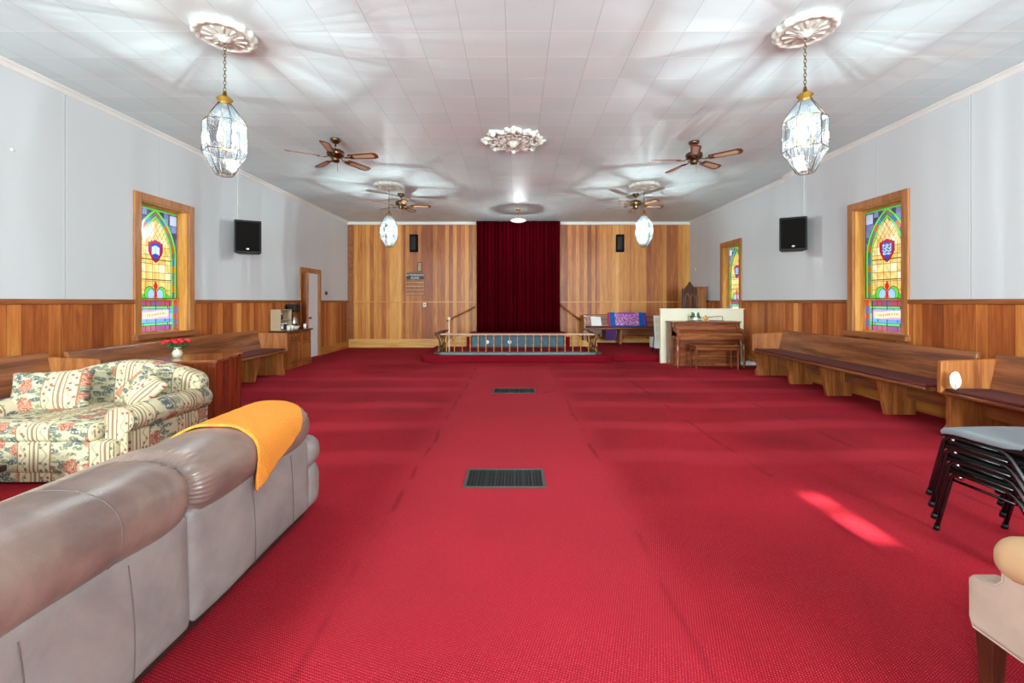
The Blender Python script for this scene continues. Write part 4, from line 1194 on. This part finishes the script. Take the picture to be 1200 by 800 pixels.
# ------------------------------------------------------------------ side cabinet with coffee things
cx0, cx1, cy0, cy1 = -4.86, -4.48, 8.40, 9.34
r = thing('sideboard', 'brown wooden sideboard cabinet with arched doors left of the doorway', 'cabinet', (cx0, cy0, 0))
D_ = cx1-cx0; Wd = cy1-cy0
MB().box(0, D_-.02, 0, Wd, .07, .72).build('body', 'cabinet', r, bevel=.004)
MB().box(0, D_+.01, -.01, Wd+.01, 0, .08).build('plinth', 'cabinet', r, bevel=.006)
MB().box(-.0, D_+.02, -.03, Wd+.03, .72, .755).build('top', 'cabinet_dark', r, bevel=.008)
for i in range(2):
    y0_ = .03+i*(Wd/2-.01); y1_ = y0_+Wd/2-.05
    d = MB().box(D_-.02, D_, y0_, y1_, .10, .52).build('door', 'cabinet', r, bevel=.004)
    c = (y0_+y1_)/2; w_ = (y1_-y0_)/2-.05
    pts = [(c-w_, .15), (c+w_, .15), (c+w_, .38)]+[(c+w_*math.cos(t), .40+.06*math.sin(t)) for t in [PI*k/8 for k in range(1, 8)]]+[(c-w_, .38)]
    MB().prism(pts[::1], 'x', D_, D_+.012).build('arched_panel', 'pew_end', d, bevel=.005)
    MB().cyl((D_, y1_-.03 if i == 0 else y0_+.03, .33), (D_+.025, y1_-.03 if i == 0 else y0_+.03, .33), .012, n=8).build('knob', 'bronze', d)
    dr = MB().box(D_-.02, D_, y0_, y1_, .55, .69).build('drawer', 'cabinet', r, bevel=.006)
    MB().tube([(D_, c-.05, .62), (D_+.02, c-.04, .61), (D_+.02, c+.04, .61), (D_, c+.05, .62)], .006, 6).build('pull', 'bronze', dr)
r = thing('open_box', 'tan cardboard box on its side holding jars on the sideboard', 'box', (-4.85, 8.42, .757))
m = MB(); m.box(0, .2, 0, .015, 0, .42).box(0, .2, .40, .415, 0, .42).box(0, .2, .015, .40, 0, .012).box(0, .2, .015, .40, .405, .42).box(0, .012, .015, .4, .012, .405).box(.012, .2, .015, .4, .2, .21)
m.build('carton', 'card', r)
for (y, z, mt, lab) in ((8.50, .77, 'paper', 'white jar in the open box, lower left'), (8.60, .77, 'chrome', 'shiny jar in the open box, lower middle'), (8.71, .77, 'black', 'black jar in the open box, lower right'), (8.55, .968, 'iron', 'dark jar in the open box, on the upper shelf')):
    j = thing('jar', lab, 'jar', (-4.72, y, z), 0, 'jars in the cardboard box')
    MB().lathe([(0, 0), (.035, 0), (.037, .02), (.037, .10), (.025, .115)], n=12).build('body', mt, j); MB().lathe([(.028, .112), (.028, .13), (0, .132)], n=12).build('lid', 'gold' if mt == 'paper' else 'paper', j)
r = thing('coffee_maker', 'black coffee maker on the sideboard right of the tan box', 'coffee maker', (-4.76, 9.0, .757)); r.scale = (1.2, 1.2, 1.45)
MB().box(-.04, .14, -.09, .09, 0, .03).build('base', 'black', r, bevel=.008); MB().box(-.05, .0, -.09, .09, .03, .34).build('tower', 'black', r, bevel=.01)
MB().box(-.05, .13, -.09, .09, .25, .36).build('brew_head', 'black', r, bevel=.012)
MB().lathe([(0, .03), (.06, .035), (.07, .09), (.055, .15), (.045, .18)], (.06, 0, 0), 16).build('carafe', 'chrome', r)
r = thing('bread_basket', 'pale woven basket on the front of the sideboard', 'basket', (-4.60, 8.83, .757))
MB().lathe([(0, 0), (.07, 0), (.10, .05), (.105, .07), (.095, .068), (.065, .012), (0, .01)], n=20).build('bowl', 'cream', r)
MB().lathe([(.1, .062), (.108, .072), (.1, .08), (.094, .07)], n=20).build('rim', 'card', r)
for k in range(3):
    c = thing('paper_cup', ['stack of white paper cups beside the basket on the sideboard', 'white paper cup at the near front corner of the sideboard', 'white paper cup at the far front corner of the sideboard'][k], 'cup', (-4.56, [8.66, 8.54, 9.2][k], .757), 0, 'cups on the sideboard')
    MB().lathe([(0, 0), (.025, 0), (.035, .09), (.033, .09), (.024, .004)], n=12).build('wall', 'paper', c); MB().lathe([(.034, .085), (.038, .09), (.034, .095)], n=12).build('rim', 'paper', c)

# ------------------------------------------------------------------ desk with roses
r = thing('long_desk', 'reddish brown desk with solid end panel behind the floral loveseat', 'desk', (-3.13, 4.44, 0), math.radians(12))
dx0, dx1, dy0, dy1 = -.93, 0, 0, .64
MB().box(dx0-.02, dx1+.02, dy0-.02, dy1+.02, .70, .73).build('top', 'desk_top', r, bevel=.004)
MB().box(dx1-.03, dx1, dy0, dy1, 0, .70).build('end_panel', 'desk', r, bevel=.003)
MB().box(dx0, dx0+.03, dy0, dy1, 0, .70).build('end_panel', 'desk', r, bevel=.003)
MB().box(dx0+.03, dx1-.03, dy0+.02, dy0+.04, .1, .70).build('modesty_panel', 'desk', r)
MB().box(dx0+.03, dx0+.40, dy0+.06, dy1, .2, .69).build('drawer_unit', 'desk', r)
v = thing('rose_vase', 'pale vase of red roses standing on the desk', 'flower vase', (-3.70, 4.66, .73))
MB().lathe([(0, 0), (.035, 0), (.045, .02), (.05, .05), (.03, .09), (.035, .11), (.03, .108), (.024, .09), (.0, .02)], n=18).build('vase', 'vase', v)
rnd = random.Random(4); st = MB(); fl = []
for k in range(13):
    a = k*2.4; rad = .02+.085*math.sqrt(k/13); hx, hy, hz = rad*math.cos(a)*1.25, rad*math.sin(a), .185-.35*rad+rnd.random()*.02
    st.tube([(0, 0, .08), (hx*.6, hy*.6, .14), (hx, hy, hz)], .003, 5); fl.append((hx, hy, hz))
st.build('stems', 'leaf', v)
for (hx, hy, hz) in fl:
    m = MB(); m.lathe([(.003, -.012), (.018, -.006), (.026, .008), (.022, .022), (.012, .024), (.014, .016), (.006, .02), (.001, .022)], (hx, hy, hz), 14, mod=lambda r_, z, t: (r_*(1+.16*math.sin(5*t+z*120)), z+.003*math.sin(5*t)))
    m.build('rose_bloom', 'rose', v)
lv = MB()
for k in range(22):
    a = rnd.random()*2*PI; rad = .04+rnd.random()*.06; z = .09+rnd.random()*.06; c, s = math.cos(a), math.sin(a)
    w_ = .018
    lv.add([(c*rad*.5, s*rad*.5, z), (c*rad-s*w_, s*rad+c*w_, z+.01), (c*(rad+.035), s*(rad+.035), z-.012), (c*rad+s*w_, s*rad-c*w_, z+.01)], [(0, 1, 2, 3)], True)
lv.build('foliage', 'leaf', v, solid=.002)

# ------------------------------------------------------------------ floral loveseat
r = thing('floral_loveseat', 'cream floral striped loveseat with camel back and rolled arms', 'sofa', (0, 0, 0))
SX0, SX1 = -4.25, -2.84
def topz(x):
    u = (x-(SX0+SX1)/2)/((SX1-SX0)/2)
    return .60+.175*(math.cos(u*PI*.5)**.7 if abs(u) < 1 else 0)+.02*(1-u*u)
def backf(u, v):
    # u around cross-section, v across x
    x = SX0+.06+(SX1-SX0-.12)*v; h = topz(x); edge = min(v, 1-v)/.06; e = min(1, math.sqrt(max(0, edge)))
    t = 2*PI*u
    cy, cz = 3.96, (h+.25)/2; a = .105*(.55+.45*e); b = (h-.25)/2*(.94+.06*e)
    ct, stn = math.cos(t), math.sin(t)
    y = cy+a*math.copysign(abs(ct)**.55, ct); z = cz+b*math.copysign(abs(stn)**.35, stn)
    y += .07*(z-.4)-.018*math.sin(v*PI*2)**2*(1 if ct < 0 else 0)
    return (x, y, z)
m = MB().grid(backf, 40, 40, True)
m.f.append(tuple(range(40))[::-1]); m.f.append(tuple(40*40+i for i in range(40))); m.s += [True, True]
m.build('backrest', 'floral', r, uv='x')
MB().rbox(((SX0+SX1)/2, 3.53, .20), ((SX1-SX0)/2-.1, .42, .12), .03, 8).build('base', 'floral', r, uv='x')
MB().box(SX0+.12, SX1-.12, 3.12, 3.9, .02, .10).build('skirt', 'floral', r, uv='x')
MB().rbox(((SX0+SX1)/2, 3.46, .375), ((SX1-SX0)/2-.235, .36, .07), .05, 12, (.0, .0, .02)).build('seat_cushion', 'floral', r, uv='x')
for s in (-1, 1):
    xc = SX0+.13 if s < 0 else SX1-.13
    prof = [(-.10, .03), (.085, .03), (.085, .36)]
    for i in range(17):
        t = -.35*PI+1.5*PI*i/16
        prof.append((.02+.115*math.cos(t), .45+.10*math.sin(t)))
    prof += [(-.10, .40)]
    pts = [(xc+p[0]*s, p[1]) for p in prof]
    if s < 0: pts = pts[::-1]
    o = MB().prism(pts[::-1], 'y', 3.2, 3.99, True).build('arm', 'floral', r, uv='y', bevel=.012)
    # front arm facing
    pr2 = [(xc+(p[0]*.86)*s, .01+p[1]*.985) for p in prof]
    if s < 0: pr2 = pr2[::-1]
    MB().prism(pr2[::-1], 'y', 3.17, 3.2, False).build('arm_facing', 'floral', r, uv='z', bevel=.012)
    MB().tube([(xc+p[0]*s*.93, 3.172, .008+p[1]*.985) for p in prof], .006, 6).build('piping', 'card', r)
def pillow(label, loc, rot, w, h, t):
    o = MB().rbox((0, 0, 0), (w/2, t/2*.45, h/2), .03, 14, (0, t/2*.6, 0), fn=lambda q: (q.x*(1+.10*(abs(q.z)/(h/2))**2-.0), q.y, q.z*(1+.10*(abs(q.x)/(w/2))**2))).build('throw_pillow', 'floral', uv='z')
    o.location = loc; o.rotation_euler = rot; tag(o, label, 'pillow', 'floral pillows on the loveseat'); return o
pillow('square floral pillow at the left end of the loveseat', (-3.88, 3.56, .59), (math.radians(-16), math.radians(-3), math.radians(8)), .54, .32, .18)
pillow('floral pillow slumped against the right arm of the loveseat', (-3.16, 3.60, .60), (math.radians(-40), math.radians(20), math.radians(-28)), .34, .28, .15)

# coffee table at the left edge
r = thing('coffee_table', 'dark brown low table at the left edge before the loveseat', 'table', (-3.67, 2.44, 0))
MB().box(-.45, .45, -.26, .26, .27, .31).build('table_top', 'black_wood', r, bevel=.006)
MB().box(-.42, .42, -.24, .24, .14, .27).build('apron', 'black_wood', r)
for x in (-.39, .39):
    for y in (-.22, .22): MB().box(x-.03, x+.03, y-.02, y+.02, 0, .14).build('leg', 'black_wood', r)

# ------------------------------------------------------------------ leather sofa (seen from behind)
r = thing('leather_sofa', 'taupe leather reclining sofa seen from behind, in the left foreground', 'sofa', (0, 0, 0))
RCX, RCZ, RRX, RRZ = -1.475, .573, .212, .152
SEG = [(.80, 1.715), (1.705, 2.69)]
def rscale(t, p=16, q=.5): return max(.0, 1-abs(2*t-1)**p)**q
def roll(i, u, v, off=0.):
    y0, y1 = SEG[i]
    y = y0+(y1-y0)*v; sc = rscale(v)
    near = abs(2*v-1)
    th = 2*PI*u
    wr = .0045*math.sin(th*37+4*math.sin(th*5))*max(0, (near-.80)/.20)
    wr += .0025*math.sin(v*11+th*2+i)+.0012*math.sin(v*23-th*3)
    rx = RRX*(.62+.38*sc)*(1 if sc > 0 else 0) if True else 0
    k = .25+.75*sc
    z_off = .03*(1-v) if i == 0 else 0.
    ct, stn = math.cos(th), math.sin(th)
    x = RCX+(RRX*k+wr+off)*math.copysign(abs(ct)**.85, ct)
    z = RCZ+(RRZ*k+wr+off)*math.copysign(abs(stn)**.9, stn)
    return (x, y, z+z_off)
for i in range(2):
    m = MB()
    nv = 64
    def vmap(v): return .5-.5*math.cos(v*PI) 
    m.grid(lambda u, v, i=i: roll(i, u, vmap(v)), 180, nv, True)
    m.build('headrest_roll', 'leather', r)
    # stitched seam line around the roll
    pts = [roll(i, q/48*.55-.12, (.62 if i == 0 else .5), -.0005) for q in range(49)]
    MB().tube(pts, .0028, 5).build('roll_seam', 'stitch', r)
# body back panels, gently bowed
def bodyfn(q):
    x, y, z = q
    return (x-.05*max(0, (z-.1))*.6-.012*abs(math.sin(y*3.3)), y, z)
for i, (a, b) in enumerate(SEG):
    MB().rbox((-1.40, (a+b)/2, .27), (.115, (b-a)/2-.004, .235), .035, 14, (.016, 0, 0), fn=bodyfn).build('back_panel', 'leather_body', r)
    for f in (.33, .68) if i == 0 else (.38, .75):
        y = a+(b-a)*f
        pts = []
        for k in range(14):
            z = .06+.40*k/13
            pts.append(Vector((-1.273+.004-.03*max(0, z-.1)-.012*abs(math.sin((y+.02*math.sin(z*5))*3.3))*1.0, y+.015*math.sin(z*7), z)))
        MB().tube(pts, .0018, 5).build('panel_seam', 'stitch', r)
MB().box(-1.5, -1.31, .82, 2.64, .02, .06).build('base_rail', 'black_wood', r)
# arms (far end and near end), rounded lobes
for (ya, s) in ((2.74, 1), (.70, -1)):
    MB().rbox((-1.80, ya, .22), (.48, .10, .19), .07, 10, (0, .01, .0)).build('arm_body', 'leather', r)
    MB().rbox((-1.79, ya+.012*s, .37), (.50, .12, .105), .095, 10).build('arm_pad', 'leather_body', r)
    MB().rbox((-1.38, ya+.005*s, .16), (.09, .11, .15), .085, 8).build('arm_back', 'leather_body', r)
# seats
for i, (a, b) in enumerate(SEG):
    MB().rbox((-1.95, (a+b)/2, .30), (.42, (b-a)/2-.01, .14), .07, 10, (0, 0, .02)).build('seat_cushion', 'suede', r)
    MB().rbox((-1.64, (a+b)/2, .42), (.14, (b-a)/2-.02, .20), .08, 8, (.01, 0, 0)).build('lumbar_cushion', 'leather', r)
    MB().rbox((-2.33, (a+b)/2, .22), (.07, (b-a)/2-.02, .14), .05, 6).build('footrest', 'suede', r)

# orange knitted throw
def throw_pt(u, v):
    y = 2.07+.50*u
    low = -.155+.185*(u**1.15)*1.25 if u < .85 else None
    # path parameter s: negative = hanging, 0..1 = over the roll to the front
    s_low = -.14+.20*u+ (.10 if u > .8 else 0)*(u-.8)/.2
    s = s_low+(.50-s_low)*v
    i = 1; y0, y1 = SEG[1]; vv = (y-y0)/(y1-y0); k = .25+.75*rscale(vv)
    off = .013+.002*math.sin(y*60)*math.sin(s*50)
    if s < 0: 
        x = RCX+RRX*k+off+.004*math.sin(y*30); z = RCZ+s*1.05
    else:
        th = s/.5*PI*.86
        ct, stn = math.cos(th), math.sin(th)
        x = RCX+(RRX*k+off)*math.copysign(abs(ct)**.85, ct); z = RCZ+(RRZ*k+off)*math.copysign(abs(stn)**.9, stn)
    return (x, y+.015*math.sin(s*9), z)
o = MB().grid(throw_pt, 40, 50).build('knitted_throw', 'knit', solid=.012)
tag(o, 'orange knitted throw draped over the leather sofa back', 'throw blanket')

# ------------------------------------------------------------------ stacked chairs
def make_stack_chair(label, x, y, z, pad='black'):
    r = thing('stacking_chair', label, 'chair', (x, y, z), math.radians(2), 'black stacking chairs')
    for s in (-1, 1):
        X = .205*s
        m = MB()
        pts = [(X*1.02, .25, 0), (X, .17, .33)]
        for k in range(6):
            t = k/5*PI/2; pts.append((X, .165-.035*math.sin(t) if k else .165, .345+.028*math.sin(t)))
        pts += [(X, .12, .375), (X, -.10, .375)]
        for k in range(6):
            t = k/5; pts.append((X, -.10-.055*t, .375-.035*t*t))
        pts += [(X*1.02, -.37, 0)]
        m.tube(pts, .0115, 10); m.build('leg_frame', 'black_tube', r)
        MB().tube([(X, .155, .33), (X, -.14, .33)], .008, 8).build('side_stretcher', 'black_tube', r)
        MB().lathe([(0, -.012), (.012, -.01), (.013, 0), (.012, .01), (0, .012)], (X-.012*s, .13, .352), 8).build('stacking_bumper', 'chrome', r)
        MB().cyl((X*1.02, .25, 0), (X*1.018, .243, .03), .015, n=10).build('foot_cap', 'black', r)
    MB().tube([(-.205, .10, .375), (.205, .10, .375)], .009, 8).build('cross_bar', 'black_tube', r)
    def sh(q):
        f = 1-.10*max(0, -q.y+.0)/.25
        return (q.x*f, q.y, q.z-.02*(max(0, q.y-.08)/.1)**2)
    MB().rbox((0, -.035, .405), (.225, .215, .022), .02, 12, (0, 0, .012), fn=sh).build('seat', pad, r)
    MB().rbox((0, -.035, .388), (.222, .212, .012), .01, 8, fn=sh).build('seat_shell', 'black', r)
    bt = MB()
    pts = [(-.2, -.06, .375), (-.205, -.20, .40), (-.20, -.27, .50), (-.195, -.33, .74)]
    pts += [(-.195+.05*(1-math.cos(t)), -.335, .74+.05*math.sin(t)) for t in [PI/2*k/5 for k in range(1, 6)]]
    pts = pts+[(-p[0], p[1], p[2]) for p in pts[::-1]]
    bt.tube(pts, .0115, 10); bt.build('back_frame', 'black_tube', r)
    MB().rbox((0, -.318, .665), (.178, .018, .10), .016, 8, fn=lambda q: (q.x, q.y-.03*(1-(q.x/.18)**2)*.6-.10*(q.z-.665), q.z)).build('backrest', 'seat_vinyl', r)
    return r
for k, lab in enumerate(('black stacking chair at the bottom of the stack on the right, feet on carpet', 'second chair from the bottom of the black chair stack', 'chair just below the topmost in the black chair stack', 'topmost chair of the black stack, its grey padded seat in full view')):
    make_stack_chair(lab, 2.685-.022*k, 2.265-.008*k, .073*k, 'seat_vinyl' if k == 3 else 'black')  # lower pads are black: shade within the stack put into their colour

# ------------------------------------------------------------------ suede armchair, bottom right
r = thing('suede_armchair', 'beige suede armchair with dark straight legs in the lower right corner', 'armchair', (0, 0, 0))
AX0, AX1 = 1.585, 2.30
def scurve():
    pts = [(.70, .21), (1.49, .21), (1.50, .24), (1.50, .375), (1.49, .39), (1.445, .395), (1.42, .405), (1.40, .43), (1.40, .46), (1.37, .50), (.70, .54)]
    return pts
for X in (AX0, AX1-.10):
    MB().prism(scurve()[::-1], 'x', X, X+.10).build('side_panel', 'suede', r, bevel=.014)
    rp = [(X+.04, .80, .545), (X+.04, 1.2, .535), (X+.04, 1.34, .525), (X+.04, 1.40, .515)]
    MB().rbox((X+.040, 1.09, .528), (.075, .335, .076), .07, 12, fn=lambda q: (q.x, q.y, q.z-.03*max(0, q.y-1.2)/.2+.01)).build('arm_roll', 'suede_tan', r)  # tan tone puts the warm light on the roll into its suede
    MB().tube([(X+.004, .99*p[0]+.008, .98*p[1]+.004) for p in scurve()], .0035, 6, True).build('piping', 'suede', r)
MB().rbox(((AX0+AX1)/2, 1.12, .29), ((AX1-AX0)/2-.10, .37, .085), .03, 8).build('seat_frame', 'suede', r)
MB().rbox(((AX0+AX1)/2, 1.14, .40), ((AX1-AX0)/2-.105, .345, .045), .035, 10, (0, 0, .02)).build('seat_cushion', 'suede_tan', r)
MB().rbox(((AX0+AX1)/2, .70, .40), ((AX1-AX0)/2-.02, .08, .18), .06, 10, (0, .02, 0), fn=lambda q: (q.x, q.y-.14*(q.z-.3), q.z)).build('backrest', 'suede', r)
for X in (AX0+.035, AX1-.035):
    for Y_, sl in ((1.455, 0.0), (.74, -.06)):
        MB().hexa([(X-.020, Y_-.020+sl, 0), (X+.020, Y_-.020+sl, 0), (X+.020, Y_+.020+sl, 0), (X-.020, Y_+.020+sl, 0)],
                  [(X-.028, Y_-.028, .215), (X+.028, Y_-.028, .215), (X+.028, Y_+.028, .215), (X-.028, Y_+.028, .215)]).build('leg', 'dark_wood', r, bevel=.004)

# ------------------------------------------------------------------ floor registers
def vent(label, x, y, w, d):
    r = thing('floor_register', label, 'floor vent', (x, y, 0), 0, 'iron floor registers in the aisle')
    m = MB(); t = .022
    m.box(-w/2, w/2, -d/2, -d/2+t, 0, .008).box(-w/2, w/2, d/2-t, d/2, 0, .008).box(-w/2, -w/2+t, -d/2+t, d/2-t, 0, .008).box(w/2-t, w/2, -d/2+t, d/2-t, 0, .008)
    m.build('rim', 'vent_rim', r)
    MB().box(-w/2+t, w/2-t, -d/2+t, d/2-t, .0, .0015).build('well', 'black', r)
    m = MB()
    for i in range(1, 22):
        xx = -w/2+t+(w-2*t)*i/22; m.box(xx-.002, xx+.002, -d/2+t, d/2-t, .0015, .006)
    for j in range(1, 9):
        yy = -d/2+t+(d-2*t)*j/9; m.box(-w/2+t, w/2-t, yy-.002, yy+.002, .0015, .0055)
    for i in range(1, 8):
        xx = -w/2+t+(w-2*t)*i/8; m.box(xx-.004, xx+.004, -d/2+t, d/2-t, .0015, .007)
    m.build('grille', 'iron', r)
vent('black iron floor grille in the aisle, nearer one', -.085, 3.23, .60, .34)
vent('black iron floor grille in the aisle, farther one', -.03, 6.38, .63, .33)

# ------------------------------------------------------------------ lights
def area(name, loc, rot, sx, sy, e, c=(1, 1, 1)):
    ld = bpy.data.lights.new(name, 'AREA'); ld.shape = 'RECTANGLE'; ld.size = sx; ld.size_y = sy; ld.energy = e; ld.color = c
    o = bpy.data.objects.new(name, ld); COL.objects.link(o); o.location = loc; o.rotation_euler = rot; return o
for (a, b, c, d) in (RH[0], RH[3]):  # area lamps added just inside the unseen rear windows to brighten the room
    area('window_daylight', ((a+b)/2, YR+.02, (c+d)/2), (-PI/2, 0, 0) if False else (PI/2, 0, 0), b-a, d-c, 660, (.77, .97, 1.))
for o in COL.objects:
    if o.name.startswith('window_daylight'): o.rotation_euler = (math.radians(90), 0, math.radians(180)) ; o.rotation_euler = Vector((0, 1, 0)).to_track_quat('-Z', 'Y').to_euler()
sd = bpy.data.lights.new('sun', 'SUN'); sd.energy = 34; sd.angle = math.radians(.7); sd.color = (1, .95, .88)
so = bpy.data.objects.new('sun', sd); COL.objects.link(so)
so.rotation_euler = Vector((.0, math.cos(math.radians(27)), -math.sin(math.radians(27)))).to_track_quat('-Z', 'Y').to_euler()
w = bpy.data.worlds.new('sky'); scene.world = w; w.use_nodes = True
nt = w.node_tree; bg = nt.nodes['Background']
tc = nt.nodes.new('ShaderNodeTexCoord'); sp = nt.nodes.new('ShaderNodeSeparateXYZ'); nt.links.new(tc.outputs['Generated'], sp.inputs[0])
cr_ = nt.nodes.new('ShaderNodeValToRGB'); cr_.color_ramp.elements[0].position = .0; cr_.color_ramp.elements[0].color = (.55, .6, .5, 1)
cr_.color_ramp.elements[1].position = .35; cr_.color_ramp.elements[1].color = (.9, .95, 1., 1)
nt.links.new(sp.outputs[2], cr_.inputs[0]); nt.links.new(cr_.outputs[0], bg.inputs[0]); bg.inputs[1].default_value = 2.25

# ------------------------------------------------------------------ camera
cd = bpy.data.cameras.new('camera'); cd.sensor_width = 36; cd.lens = 15.0; cd.shift_x = -5/1200; cd.shift_y = -47/1200
cd.clip_start = .05; cd.clip_end = 100
co = bpy.data.objects.new('camera', cd); COL.objects.link(co); co.location = (0, 0, 1.34); co.rotation_euler = (PI/2, 0, 0)
scene.camera = co
scene.view_settings.view_transform = 'Standard'; scene.view_settings.look = 'None'
scene.view_settings.exposure = 0.16; scene.view_settings.gamma = 1.0; scene.view_settings.use_curve_mapping = False
scene.cycles.use_denoising = True
scene.cycles.max_bounces = 8; scene.cycles.transparent_max_bounces = 12
scene.cycles.sample_clamp_indirect = 4
